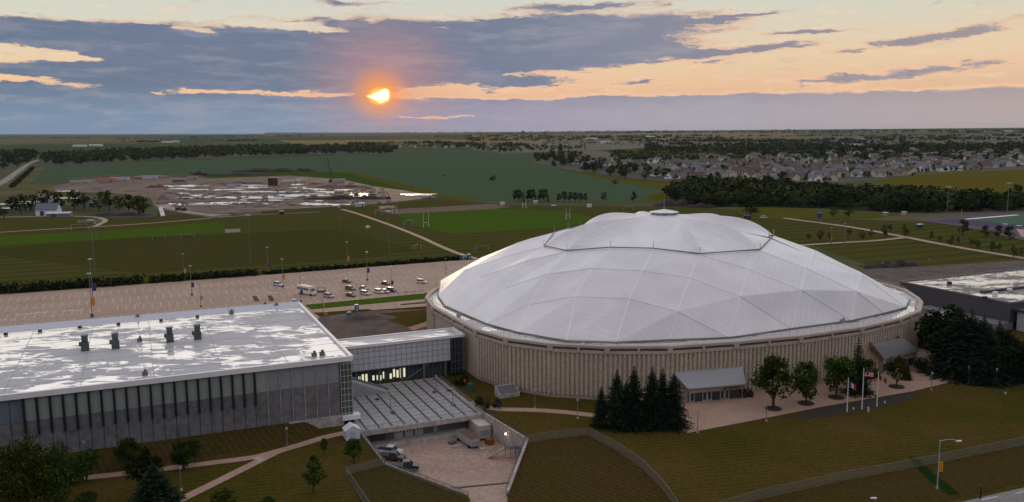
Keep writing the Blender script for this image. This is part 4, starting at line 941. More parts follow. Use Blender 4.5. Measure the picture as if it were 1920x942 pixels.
for i, (x, y, t, k, ws, lab) in enumerate([(1127, 800, 723, 2, 1.0, 'shortest dark spruce at the left end of the row before the dome'), (1156, 802, 690, 0, 1.0, 'slim dark spruce second from the left in the row before the dome'), (1188, 802, 684, 1, .9, 'tallest pointed spruce in the middle of the row before the dome'),
        (1222, 801, 686, 0, 1.0, 'dark spruce right of the tallest one in the row before the dome'), (1241, 797, 688, 2, .95, 'dark spruce standing close behind its neighbour in the row before the dome'), (1262, 800, 696, 1, 1.0, 'broad dark spruce at the right end of the row beside the tan plaza'), (1174, 794, 712, 2, 1.1, 'low spruce half hidden behind two taller spruces before the dome')]):
    place(sp[k], x, y, y - t, base_h=14, label=lab, group='spruces in a row before the dome', wscale=ws * 1.12)
big = [broad(21, 10, 8.4, 34, 70, .30), broad(22, 10, 7.6, 30, 70, .30, lfm=lf_olive), broad(23, 10, 9.4, 36, 66, .32), broad(24, 10, 6.8, 28, 66, .28, .18)]
bigL = broad(27, 10, 8.8, 46, 190, .17, .14, lf_olive); bigM = broad(28, 10, 9.2, 44, 170, .18, .14)
pl = [(1450, 767, 662, 3, 1.0, 'tall green tree in a dark mulch ring nearest the box office doors'), (1511, 757, 672, 0, .8, 'round green tree in a mulch ring second from the left on the plaza'), (1568, 746, 656, 0, .85, 'spreading green tree in a mulch ring left of the flagpoles'), (1624, 737, 670, 3, 1.0, 'green tree in a mulch ring behind the middle flagpole'), (1681, 726, 664, 1, .8, 'light green tree in a mulch ring right of the flagpoles')]
for i, (x, y, t, k, ws, lab) in enumerate(pl):
    place(big[k], x, y, y - t, label=lab, group='trees in mulch rings on the plaza', wscale=ws)
    g = G(x, y); MB().prism([(g.x + 1.9 * math.cos(a * .5236), g.y + 1.9 * math.sin(a * .5236)) for a in range(12)], .02, .2).build('mulch_ring', mulch); bpy.data.objects[-1] if False else None
for o in [o for o in bpy.data.objects if o.name.startswith('mulch_ring')]: tag(o, kind='structure')
place(conifer(15, 14, 6.6, 22, 1.3, 'pine_tree', lf_dark), 1606, 738, 738 - 632, base_h=14, label='tall dark pine against the ribbed wall among the plaza trees', wscale=1.15)
place(sp[1], 1700, 712, 30, base_h=14, label='small dark conifer at the foot of the right canopy wall', wscale=1.3)
# dense dark group right of the dome
grp = 'dark conifers right of the dome'
ORD_ = 'first second third fourth fifth sixth seventh eighth ninth tenth eleventh twelfth thirteenth fourteenth fifteenth sixteenth seventeenth eighteenth nineteenth twentieth'.split()
CF = [(1772, 690, 566, 'b2', .9), (1792, 705, 572, 's', 1.2), (1760, 672, 590, 'b0', .8), (1815, 708, 578, 'b2', .85), (1838, 712, 590, 's', 1.25), (1850, 716, 604, 's', 1.2), (1868, 700, 600, 's', 1.2), (1884, 712, 612, 'b0', .8), (1900, 706, 632, 's', 1.2), (1916, 712, 634, 'b2', .9), (1935, 716, 625, 's', 1.2), (1960, 700, 610, 'b0', .9), (1806, 690, 600, 'b0', .9), (1876, 690, 625, 's', 1.2), (1770, 702, 640, 's', 1.3), (1822, 716, 640, 's', 1.3), (1895, 716, 660, 's', 1.4), (1856, 700, 640, 'b3', 1), (1780, 680, 600, 's', 1.2), (1830, 700, 620, 'b0', .9)]
for i, (x, y, t, k, ws) in enumerate(CF):
    lab = {'s': 'dark pointed conifer packed in the dense group right of the dome', 'b': 'dark rounded tree packed in the dense group right of the dome'}[k[0]]
    k = k if i in (0, 2, 7, 19) else 's'; ws = (ws if k != 's' or ws > 1.1 else 1.3) * (1.22 if k == 's' else 1)
    p_ = sp[i % 3] if k == 's' else big[int(k[1])]
    lab = lab.replace(' packed in the dense group right of the dome', ' in the dense group right of the dome, %s from the left' % ORD_[sorted(q[0] + q[1] / 5000 for q in CF).index(x + y / 5000)])
    o = place(p_, x, y, y - t, base_h=14 if k == 's' else 10, label=lab, group=grp, wscale=ws)
    if k != 's':
        for ch in o.children:
            if ch.name.startswith('crown'): ch.data = ch.data.copy(); ch.data.materials[0] = lf_dark
# trees at the lower left
nl = 'broadleaf trees on the lower left lawns'
for (x, y, t, k, ws, lab) in [(50, 985, 806, 1, .62, 'big olive green tree at the lower left corner of the picture'), (108, 960, 826, 0, .8, 'large leafy tree just right of the big corner tree'), (-10, 960, 830, 2, .8, 'leafy tree cut off by the left edge of the picture'), (163, 905, 836, 0, .85, 'small round dark tree left of centre by the lower walk'), (240, 880, 818, 3, 1.1, 'dark upright tree close to the grey arena wall'),
        (272, 925, 836, 2, .75, 'round tree in front of the dark upright one by the walk'), (345, 880, 824, 0, 1.0, 'round tree by the lamp post in front of the arena wall'), (366, 868, 820, 3, .9, 'small tree touching the round one by the lamp post'), (588, 925, 862, 3, .95, 'small dark round tree alone on the lower lawn'), (588, 880, 852, 3, .9, 'little tree behind the lone round tree on the lower lawn'),
        (664, 870, 820, 3, 1.0, 'young light green tree in front of the white shed'), (608, 852, 820, 3, .7, 'thin sapling beside the walk left of the shed'), (420, 965, 915, 1, 1.3, 'bushy tree top at the bottom edge below the forked walk'), (505, 955, 930, 0, 1.2, 'small bush top at the bottom edge right of the walk'), (165, 965, 920, 0, 1.2, 'low bush at the bottom edge near the corner trees')]:
    place(bigL if (y - t > 130 and k == 1) else bigM if y - t > 120 else big[k], x, y, y - t, label=lab, group=nl, wscale=ws)
place(sp[1], 292, 962, 962 - 866, base_h=14, label='dark conifer between the lower walks with drooping branches', wscale=2.0)
# bushes by the terrace
bush = broad(31, 10, 16, 18, 50, .6, .06, lf_dark, name='bush')
for (x, y, t, ws, lab) in [(908, 766, 738, .75, 'green bush beside the right edge of the terrace'), (862, 722, 700, .9, 'round dark bush by the end of the link building'), (930, 764, 748, .8, 'low bush beside the grey hatch box'), (1735, 700, 668, .8, 'bush at the right foot of the dome wall')]:
    place(bush, x, y, y - t, label=lab, cat='bush', wscale=ws)
# hedges along the parking lot
def hedge(p0, p1, h, w, label, m=lf_dark):
    t = thing('hedge', label, 'hedge', p0); rng = random.Random(int(p0.x)); d = p1 - p0; L_ = d.length; n = int(L_ / 2.2); b = MB(); d.normalize(); s = Vector((-d.y, d.x, 0))
    for k in range(n):
        for _ in range(4): leafquads(b, p0 + d * (k + rng.random()) * L_ / n + s * rng.uniform(-w, w) * .5 + Vector((0, 0, h * rng.uniform(.3, .7))), h * rng.uniform(.5, .8), 26, .55, rng, .9, .3)
    b.build('foliage', m, t); MB().beam(p0 + Vector((0, 0, .3)), p1 + Vector((0, 0, .3)), .4, .6).build('stem', bark, t)
hedge(G(-60, 554), G(266, 532), 3.6, 7, 'long dark hedge at the far left edge of the parking lot')
hedge(G(278, 531), G(482, 516), 2.9, 5, 'dark hedge between the two gaps along the parking lot edge')
hedge(G(496, 515), G(862, 487), 1.7, 4, 'thin low hedge along the far edge of the parking lot near the path')
hedge(G(22, 352), G(62, 316), 3.2, 4, 'roadside hedge beside the country road on the left', lf_far)

# far trees: light meshes
fp = [broad(41 + i, 10, w, 13, 22, .62, .12, lf_far) for i, w in enumerate((9.5, 8.5, 11, 7.5))]
fc = conifer(51, 14, 6, 12, 1.7, 'conifer_tree', lf_dark)
def inpoly(x, y, P):
    c = False
    for i in range(len(P)):
        x1, y1 = P[i]; x2, y2 = P[i - 1]
        if (y1 > y) != (y2 > y) and x < (x2 - x1) * (y - y1) / (y2 - y1) + x1: c = not c
    return c
ORD = 'first second third fourth fifth sixth seventh eighth ninth tenth eleventh twelfth thirteenth fourteenth fifteenth sixteenth seventeenth eighteenth nineteenth twentieth'.split()
rngw = random.Random(5); COUNT = [0]
def lowtree(b, p, h, w, rng):
    """a far tree as a cluster of leaf-mass faces (for woods merged as one object)"""
    for _ in range(5):
        c = p + Vector((rng.uniform(-.25, .25) * w, rng.uniform(-.25, .25) * w, h * rng.uniform(.35, .75)))
        leafquads(b, c, w * rng.uniform(.26, .38), 9, w * .17, rng, 1.0, .5)
    b.tube(p, p + Vector((0, 0, h * .5)), .25, .15, 3, False)
def wood(name, poly, n_single, n_mass, h0, h1, label, group, mass_label):
    """single trees stand nearest the viewer, the rest is one mass"""
    xs = [p[0] for p in poly]; ys = [p[1] for p in poly]; pts = []
    W_ = [Gxy(*p) for p in poly]; x0, x1 = min(p[0] for p in W_), max(p[0] for p in W_); y0_, y1_ = min(p[1] for p in W_), max(p[1] for p in W_)
    guard = 0
    while len(pts) < n_single + n_mass and guard < 200000:
        guard += 1; x, y = rngw.uniform(x0, x1), rngw.uniform(y0_, y1_)
        if inpoly(x, y, W_): pts.append((x, y))
    def edge(p): # distance behind the near edge of the wood, measured along the view
        d = math.hypot(*p); k = 0
        while k < 400 and inpoly(p[0] * (1 - k / d), p[1] * (1 - k / d), W_): k += 12
        return k
    pts.sort(key=edge)
    for x, y in pts[:n_single]:
        h = rngw.uniform(h0, h1); p_ = fp[rngw.randrange(4)]
        place(p_, 0, 0, h=h, pos=Vector((x, y, 0)), label=label, group=group, wscale=rngw.uniform(.85, 1.25)); COUNT[0] += 1
    fl_ = MB(); tr0 = tessellate_polygon([[Vector((*w_, .35)) for w_ in W_]]); fl_.v = [Vector((*w_, .35)) for w_ in W_]
    for t_ in tr0:
        p, q, r_ = (fl_.v[i] for i in t_); fl_.f.append(tuple(t_) if (q - p).cross(r_ - p).z > 0 else tuple(reversed(t_)))
    tag(fl_.build('forest_floor', mat('forest_floor', (.020, .026, .010), .95, .3, .02)), kind='structure')
    if n_mass:
        b = MB()
        for x, y in pts[n_single:]: h = rngw.uniform(h0, h1); lowtree(b, Vector((x, y, 0)), h, h * rngw.uniform(.8, 1.1), rngw)
        tag(b.build(name, lf_far), mass_label, 'woodland', kind='stuff')
wood('woodland', [(75, 306), (82, 292), (300, 282), (500, 276), (700, 276), (745, 280), (735, 290), (600, 290), (470, 294), (300, 300), (180, 308), (110, 312)], 52, 1100, 11, 19, 'dark tree at the front edge of the long wood beyond the bean field', 'trees along the front of the long wood', 'long dark wood stretching behind the bean field')
wood('woodland', [(-40, 300), (-40, 286), (74, 288), (70, 296), (40, 312), (-40, 330)], 12, 160, 11, 19, 'dark tree in the small wood left of the country road', 'trees in the left wood', 'small dark wood left of the country road')
wood('woodland', [(1250, 372), (1290, 350), (1450, 352), (1520, 362), (1700, 372), (1920, 386), (1920, 396), (1700, 400), (1560, 392), (1420, 388), (1300, 388)], 70, 1300, 5, 14, 'bushy tree at the front of the wood behind the dome', 'trees along the front of the wood behind the dome', 'dense mixed wood behind the dome on the right')
wood('woodland', [(1000, 296), (1080, 286), (1100, 300), (1200, 318), (1300, 336), (1290, 344), (1180, 336), (1080, 322), (1000, 306)], 36, 60, 9, 16, 'round tree of the belt between bean field and suburb', 'trees between bean field and suburb', 'loose tree belt between the bean field and the houses')
wood('woodland', [(940, 288), (1010, 284), (1100, 282), (1100, 276), (960, 276), (900, 276), (880, 280)], 8, 90, 9, 14, 'dark tree at the front of the far wood near the green common', 'trees by the green common', 'dark far wood near the green common')
for (x, y, t, ws, lab) in [(923, 340, 328, 1.2, 'lone round bush standing in the bean field'), (832, 332, 327, 1.2, 'tiny dark bush on the line across the bean field'), (1153, 347, 337, 1.4, 'low dark bush at the right corner of the bean field'), (1133, 378, 358, .7, 'single round tree left of the dome hub behind the pitch'), (1187, 379, 357, .7, 'single oval tree right behind the pitch near the hub'), (1172, 336, 305, .9, 'large round dark tree before the suburb houses'),
        (1408, 404, 377, 1.2, 'round dark tree by the meadow behind the dome'), (1563, 408, 386, .9, 'left one of two round trees at the meadow edge'), (1591, 408, 386, .9, 'right one of two round trees at the meadow edge'), (1804, 441, 408, .8, 'dark upright tree before the purple track surround'), (1848, 445, 420, .9, 'left of three dark round trees by the stadium field'), (1870, 446, 420, .9, 'middle of three dark round trees by the stadium field'), (1894, 450, 420, .9, 'right of three dark round trees by the stadium field'),
        (262, 406, 362, .85, 'broad dark tree left of the construction site'), (1905, 372, 342, .9, 'dark round tree at the right edge beside the light tower'), (1750, 388, 345, 1.2, 'big dark round tree left of the light tower'), (1465, 352, 318, .9, 'large round tree by the nearest suburb houses')]:
    place(fp[2 if ws > 1 else 0], x, y, y - t, label=lab, wscale=ws)
for i, x in enumerate([965, 972, 981, 990, 997, 1004, 1012, 1020, 1027]):
    place(fc if i % 3 == 2 else fp[3], x, 378 + i * .1, 24 + (i * 7) % 5, base_h=14 if i % 3 == 2 else 10, label='dark tree in the tight row behind the rugby pitch, %s from the left' % ORD[i], group='tight row behind the rugby pitch', wscale=.75 if i % 3 != 2 else 1)
for i, x in enumerate([1048, 1058, 1068, 1078, 1088, 1098]):
    place(fp[3], x, 379 + i * .1, 18 + (i * 5) % 6, label='dark tree in the loose row behind the pitch, %s from the left' % ORD[i], group='loose row behind the pitch', wscale=.75)
FY = [(40, 402, 360), (22, 398, 365), (58, 396, 362), (112, 396, 354), (140, 394, 352), (158, 396, 358), (185, 396, 356), (205, 394, 352), (222, 396, 364), (8, 412, 385), (85, 390, 352), (242, 398, 360), (270, 398, 366)]
for i, (x, y, t) in enumerate(FY):
    place(fp[i % 4], x, y, y - t, label='dark spreading farmyard tree left of the building site, %s from the left' % ORD[sorted(q[0] for q in FY).index(x)], group='farmyard trees', wscale=.8)
YT = [(1516, 452), (1538, 452), (1555, 451), (1592, 447), (1632, 446), (1658, 443), (1668, 437), (1698, 444), (1745, 452), (1762, 456), (1782, 461), (1797, 459), (1821, 466), (1833, 466), (1860, 474), (1872, 474), (1902, 483), (1914, 482), (1660, 447), (1617, 451)]
for i, (x, y) in enumerate(YT):
    place(fp[1 + i % 3], x, y, 17 + (i * 5) % 9, label='young thin olive tree beside the campus road, %s from the left' % ORD[sorted(q[0] for q in YT).index(x)], group='young avenue trees', wscale=.6)
for ch in bpy.data.objects:
    if ch.parent and ch.name.startswith('crown') and ch.parent.get('group') == 'young avenue trees': ch.data = ch.data.copy(); ch.data.materials[0] = lf_young
print('single far trees', COUNT[0])

# suburb: houses with gardens and trees
def house(seed, roofm_, wallm_, L_=13, W_=9, h=5.2, wing=True):
    rng = random.Random(seed); root = thing('suburban_house', None, None); root['label'] = 'x'
    def gable(b, rf, wn, cx, cy, l, w, h, rz, rh):
        c, s = math.cos(rz), math.sin(rz); T = lambda x, y, z: Vector((cx + x * c - y * s, cy + x * s + y * c, z))
        b.add([T(-l / 2, -w / 2, -.2), T(l / 2, -w / 2, -.2), T(l / 2, w / 2, -.2), T(-l / 2, w / 2, -.2), T(-l / 2, -w / 2, h), T(l / 2, -w / 2, h), T(l / 2, w / 2, h), T(-l / 2, w / 2, h), T(-l / 2, 0, h + rh), T(l / 2, 0, h + rh)],
              [(0, 1, 5, 4), (2, 3, 7, 6), (1, 2, 6, 9, 5), (3, 0, 4, 8, 7)])
        o = .5; th = .25
        for s_ in (-1, 1):
            q = [T(-l / 2 - o, s_ * (w / 2 + o), h - .3), T(l / 2 + o, s_ * (w / 2 + o), h - .3), T(l / 2 + o, 0, h + rh + .05), T(-l / 2 - o, 0, h + rh + .05)]
            if s_ > 0: q = q[::-1]
            rf.add(q + [p + Vector((0, 0, th)) for p in q], [(3, 2, 1, 0), (4, 5, 6, 7), (0, 1, 5, 4), (1, 2, 6, 5), (2, 3, 7, 6), (3, 0, 4, 7)])
        if cx == 0:
            for k in (-.27, .27):
                for s_ in (-1, 1): wn.append((T(l * k, s_ * (w / 2 + .03), h * .6), (1.9, .1, 1.3)))
    b, rf, wn = MB(), MB(), []; gable(b, rf, wn, 0, 0, L_, W_, h, 0, 3.2)
    if wing: gable(b, rf, wn, L_ * .28, -W_ * .45, 8, 6.5, h * .62, R(90), 2.4)
    b.build('wall', wallm_, root); r_ = rf.build('roof', roofm_, root); [MB().box(c_, d_).build('window', glassd, root) for c_, d_ in wn]
    MB().box((-L_ * .2, 1.0, h + 3.3), (.9, .9, 1.8)).build('chimney', mat('chimney_brick', (.16, .09, .07), .9, .1, 1), r_)
    return root
rfs = [mat('shingle_grey', (.10, .10, .11), .9, .15, .4), mat('shingle_brown', (.10, .075, .062), .9, .15, .4), mat('shingle_slate', (.15, .15, .165), .9, .15, .4)]
wls = [mat('siding_white', (.82, .80, .78), .8, .05, .4), mat('siding_cream', (.60, .52, .43), .8, .05, .4), mat('siding_grey', (.34, .35, .38), .8, .05, .4), mat('siding_tan', (.38, .29, .23), .8, .05, .4)]
HP = []; kinds_ = []
for i, (r_, w_) in enumerate([(0, 0), (1, 1), (2, 0), (0, 3), (2, 2), (1, 3), (0, 1), (2, 1)]):
    HP.append(house(60 + i, rfs[r_], wls[w_], 12 + i % 3 * 1.5, 8.5, 5.4 if i % 2 else 4.4, i % 3 != 1)); kinds_.append((('grey', 'brown', 'slate')[r_], ('white', 'cream', 'grey', 'tan')[w_]))
def hplace(x, y, k, used={}, s=1.18, where='in the suburb behind the wood'):
    g = G(x, y); first = k not in used; used[k] = 1; o = HP[k] if first else dup(HP[k]); o.location = (g.x, g.y, 0); o.rotation_euler = (0, 0, R(23) + rngw.choice([0, 1, 2, 3]) * R(90) + rngw.uniform(-.35, .35)); o.scale = (s, s, s)
    rc, wc = kinds_[k]; tag(o, '%s roofed house with %s walls %s' % (rc, wc, where), 'house', '%s roofed %s houses %s' % (rc, wc, where)); return g
hs = []
sub1 = [(1225, 335), (1250, 318), (1210, 306), (1300, 296), (1500, 288), (1700, 284), (1920, 282), (1920, 314), (1745, 324), (1640, 336), (1480, 345), (1300, 340)]
ww = [Gxy(*p) for p in sub1]
tries = 0
rows = []
while len(hs) < 210 and tries < 9000:
    tries += 1; x = rngw.uniform(1180, 1935); y = 282 + 60 * rngw.random() ** .75
    if not inpoly(x, y, sub1): continue
    g = G(x, y)
    if any((g - q).length < 18 for q in hs): continue
    hs.append(g); hplace(x, y, rngw.randrange(8), where='in the front rows of the suburb' if y > 318 else ('in the middle rows of the suburb' if y > 299 else 'in the far rows of the suburb'))
for (x0, x1, y0_, y1_, n, where) in [(1060, 1200, 300, 314, 18, 'at the near corner of the suburb'), (1020, 1240, 268, 273, 34, 'along the far side of the green common'), (730, 900, 273, 278, 22, 'beyond the far edge of the bean field')]:
    k = 0
    while k < n:
        x, y = rngw.uniform(x0, x1), rngw.uniform(y0_, y1_); g = G(x, y)
        k += 1
        if any((g - q).length < 15 for q in hs): continue
        hs.append(g); hplace(x, y, rngw.randrange(8), where=where, s=1.15)
b = MB(); rt = random.Random(9)
for g in hs:
    for _ in range(4):
        a = rt.uniform(0, 6.28); r_ = rt.uniform(9, 20); p = g + Vector((math.cos(a) * r_, math.sin(a) * r_, 0))
        if any((p - q).length < 8.5 for q in hs): continue
        h = rt.uniform(4, 9.5); lowtree(b, p, h, h * .9, rt)
tag(b.build('garden_trees', lf_far), 'garden trees scattered among the suburb houses', 'trees', kind='stuff')
def belt(px0, px1, py0, py1, n, h0, h1, label, clumpy=True):
    b = MB(); k = 0; cs = [(rt.uniform(px0, px1), rt.uniform(py0, py1)) for _ in range(max(1, n // 18))]
    while k < n:
        cx_2, cy_2 = cs[rt.randrange(len(cs))]; x = cx_2 + rt.gauss(0, 26 if clumpy else 90); y = cy_2 + rt.gauss(0, .5)
        x = min(max(x, px0 - 20), px1 + 20); y = min(max(y, py0), py1); g = G(x, y); h = rt.uniform(h0, h1) ; k += 1
        w = h * rt.uniform(1.2, 2.2)
        for _ in range(4): leafquads(b, g + Vector((rt.uniform(-1, 1) * w, rt.uniform(-.3, .3) * w, h * rt.uniform(.25, .6))), w * .42, 5, w * .24, rt, .8, .4)
    tag(b.build('tree_belt', lf_far), label, 'tree belt', kind='stuff')
belt(1240, 1920, 266, 284, 900, 7, 12, 'wooded land behind the suburb on the right', False)
belt(900, 1920, 254, 266, 620, 8, 14, 'distant woods on the right below the horizon', False)
belt(1000, 1920, 244, 250, 420, 12, 22, 'wooded ridge along the right horizon', False)
belt(-20, 1000, 251.5, 258, 260, 9, 15, 'scattered farm shelter belts below the left horizon')
belt(-20, 600, 258, 268, 90, 8, 13, 'small groves on the far fields on the left')
belt(-20, 960, 248.6, 250.6, 160, 12, 22, 'thin line of trees on the left horizon', False)
belt(680, 960, 268, 275, 150, 8, 13, 'dark trees around the far hamlet in the middle')
belt(1180, 1920, 286, 300, 520, 6, 9, 'trees along the streets in the middle of the suburb', False)
belt(40, 330, 262, 268, 30, 8, 12, 'trees around the far white farm')


# ------------------------------------------------------------------ vehicles
CARS = {}
def car_mesh(col_name, col, kind='sedan'):
    key = (col_name, kind)
    L_, W_, H_ = {'sedan': (4.6, 1.8, 1.45), 'suv': (4.8, 1.9, 1.75), 'pickup': (5.7, 2.0, 1.85)}[kind]
    root = thing('pickup_truck' if kind == 'pickup' else 'parked_car', None, None)
    body = mat('car_paint_' + col_name, col, .3, .02, 1, spec=.7)
    hx = L_ / 2; zb, zh = .32, .85 if kind == 'sedan' else 1.0
    prof = [(-hx, zb + .15), (-hx + .08, zh), (-hx + .9, zh + .06), (hx - 1.15, zh + .06), (hx - .12, zh - .12), (hx, zb + .2), (hx - .1, zb), (-hx + .1, zb)]
    if kind == 'pickup': prof = [(-hx, zb + .15), (-hx + .03, zh + .1), (hx - 1.5, zh + .12), (hx - .1, zh), (hx, zb + .25), (hx - .1, zb), (-hx + .1, zb)]
    def ext(b, prof, w, wt=None):
        n = len(prof); wt = wt or [w] * n
        b.add([(x, -wt[i] / 2, z) for i, (x, z) in enumerate(prof)] + [(x, wt[i] / 2, z) for i, (x, z) in enumerate(prof)], [tuple(range(n)), tuple(range(2 * n - 1, n - 1, -1))] + [(i, n + i, n + (i + 1) % n, (i + 1) % n) for i in range(n)])
    b = MB(); ext(b, prof, W_); bd = b.build('body', body, root)
    if kind == 'pickup': cab = [(-.5, zh + .08), (-.35, H_ - .05), (.95, H_ - .05), (1.6, zh + .08)]
    elif kind == 'suv': cab = [(-hx + .12, zh + .04), (-hx + .35, H_), (.55, H_), (1.25, zh + .04)]
    else: cab = [(-hx + .55, zh + .04), (-hx + 1.25, H_), (.25, H_), (1.15, zh + .04)]
    wt = [W_ - .12, W_ - .42, W_ - .42, W_ - .12]; b = MB(); ext(b, cab, W_, wt); b.build('window_band', glassd, root)
    b = MB(); (x0, _), (x1, _) = cab[1], cab[2]; b.box(((x0 + x1) / 2, 0, H_ + .02), (x1 - x0 + .15, W_ - .38, .07)); b.build('roof', body, root)
    if kind == 'pickup': MB().box((-1.65, 0, zh + .12), (2.1, W_ - .3, .06)).build('truck_bed', darksteel, root)
    for sx in (-1, 1):
        for sy in (-1, 1):
            w_ = MB().tube((sx * (hx - .85), sy * (W_ / 2 - .22), .34), (sx * (hx - .85), sy * (W_ / 2 + .02), .34), .34, n=12).build('wheel', rubber, root)
            MB().tube((sx * (hx - .85), sy * (W_ / 2 + .02), .34), (sx * (hx - .85), sy * (W_ / 2 + .035), .34), .19, n=8).build('rim', steel, w_)
    for sy in (-1, 1):
        MB().box((hx - .06, sy * (W_ / 2 - .3), zh - .22), (.12, .4, .16)).build('headlight', mat('lens_clear', (.6, .6, .6), .2, .02, 1), root)
        MB().box((-hx + .03, sy * (W_ / 2 - .25), zh - .14), (.1, .3, .18)).build('tail_light', mat('lens_red', (.35, .02, .02), .3, .02, 1), root)
    return root
CW = (.62, .63, .66); CSV = (.38, .39, .41); CB = (.02, .02, .025); CR = (.10, .02, .02); CGR = (.10, .11, .12); CBL = (.03, .05, .10)
cars = [(522, 537, 'white', CW, 'suv', 'white car alone at the left of the lot beside a lamp pole'), (617, 559, 'silver', CSV, 'suv', 'silver car nearest the verge left of the other cars'), (650, 531, 'charcoal', CB, 'sedan', 'dark car parked farthest back right of the bus'), (657, 545, 'grey', CGR, 'suv', 'grey car in front of the dark far one'), (658, 557, 'maroon', CR, 'sedan', 'dark red car nearest the verge in the second column'),
        (682, 544, 'silver', CSV, 'sedan', 'silver car right of the grey one in the second row'), (685, 554, 'pale', (.5, .5, .52), 'suv', 'pale car in front of the silver one in the third column'), (711, 551, 'white', CW, 'suv', 'white car at the left end of the row of three'), (722, 550, 'pale', (.5, .5, .52), 'sedan', 'middle car of the row of three, pale'), (734, 548, 'maroon', CR, 'suv', 'dark red car at the right end of the row of three'), (723, 535, 'maroon', CR, 'sedan', 'dark red car behind the row of three by a banner pole'), (791, 532, 'white', CW, 'suv', 'white car standing alone at the right of the lot')]
for (x, y, cn, cc, kd, lab) in cars:
    if (cn, kd) not in CARS: r_ = CARS[(cn, kd)] = car_mesh(cn, cc, kd); o = r_
    else: o = dup(CARS[(cn, kd)])
    g = G(x, y); o.location = (g.x, g.y, LOTZ); o.rotation_euler = (0, 0, CG - R(62 if x != 791 else 50)); tag(o, lab, 'car', 'cars parked in the big lot')
for (x, y, z, cn, cc, rz, lab) in [(719, 855, -4.38, 'white', CW, -40, 'white pickup at the far end of the row against the dock wall'), (724, 866, -4.38, 'charcoal', CB, -40, 'dark pickup between the white one and the nearest one'), (748, 884, -4.0, 'black', CB, -20, 'black pickup nearest the camera by the dock fence')]:
    o = car_mesh(cn + '_truck', cc, 'pickup'); g = G(x, y, z); o.location = g + (Vector((1.2, 1.0, 0))); o.rotation_euler = (0, 0, CG + R(rz)); tag(o, lab, 'pickup', 'pickups parked along the dock wall')
o = dup(CARS[('white', 'suv')]); o.location = G(1433, 410) + Vector((0, 0, .1)); o.rotation_euler = (0, 0, R(10)); tag(o, 'white car driving on the road behind the dome by the meadow', 'car'); del o['group']
v = thing('utility_van', 'dark blue van parked beside the road behind the dome', 'van', G(1401, 411)); p = G(1401, 411)
MB().box(p + Vector((0, 0, 1.6)), (5.4, 2.1, 2.3)).build('body', mat('van_blue', (.04, .06, .12), .4, .05, 1), v); MB().box(p + Vector((-1.6, 0, 1.9)), (1.2, 2.14, .8)).build('window', glassd, v)
for sx in (-1.8, 1.8):
    for sy in (-1, 1): MB().tube(p + Vector((sx, sy * .9, .36)), p + Vector((sx, sy * 1.1, .36)), .36, n=10).build('wheel', rubber, v)
# minibus
g = G(575, 553); bus = thing('shuttle_bus', 'white minibus with boxy body standing left of the parked cars', 'bus')
b = MB(); b.box((-.6, 0, 1.85), (7.0, 2.4, 2.7)); b.build('body', mat('bus_white', (.70, .68, .64), .4, .03, 1), bus)
b = MB(); b.add([(2.9, -1.0, .5), (4.7, -1.0, .5), (4.7, -1.0, 1.25), (3.9, -1.0, 1.4), (3.2, -1.0, 2.6), (2.9, -1.0, 2.6)] + [(2.9, 1.0, .5), (4.7, 1.0, .5), (4.7, 1.0, 1.25), (3.9, 1.0, 1.4), (3.2, 1.0, 2.6), (2.9, 1.0, 2.6)], [(0, 1, 2, 3, 4, 5), (11, 10, 9, 8, 7, 6)] + [(i, 6 + i, 6 + (i + 1) % 6, (i + 1) % 6) for i in range(6)]); b.build('cab', mat('bus_white', (.7, .7, .7)), bus)
MB().add([(3.93, -.9, 1.5), (3.93, .9, 1.5), (3.3, .9, 2.5), (3.3, -.9, 2.5)], [(0, 1, 2, 3)]).build('windshield', glassd, bus)
for k in range(5):
    for sy in (-1, 1): MB().box((-3.3 + k * 1.3, sy * 1.21, 2.2), (1.0, .04, .8)).build('window', glassd, bus)
for sx in (-2.6, 3.6):
    for sy in (-1, 1): MB().tube((sx, sy * .85, .42), (sx, sy * 1.15, .42), .42, n=12).build('wheel', rubber, bus)
for sy in (-.7, .7): MB().box((4.72, sy, .95), (.06, .3, .2)).build('headlight', mat('lens_clear', (.6, .6, .6)), bus)
bus.location = (g.x, g.y, LOTZ); bus.rotation_euler = (0, 0, CG - R(62)); bus.scale = (1.1, 1.1, 1.1)
g = G(602, 549); fr = thing('equipment_frame', 'grey open trailer frame standing right of the white minibus', 'trailer', g)
b = MB()
for sx in (-1.7, 1.7):
    for sy in (-1, 1): b.tube(g + Vector((sx, sy, .1)), g + Vector((sx * .8, sy * .8, 2.1)), .09, n=4)
b.box(g + Vector((0, 0, .7)), (3.8, 2.2, .5)).box(g + Vector((0, 0, 2.1)), (2.9, 1.8, .12)); b.build('frame', mat('frame_grey', (.13, .12, .12), .6, .2, 1), fr)

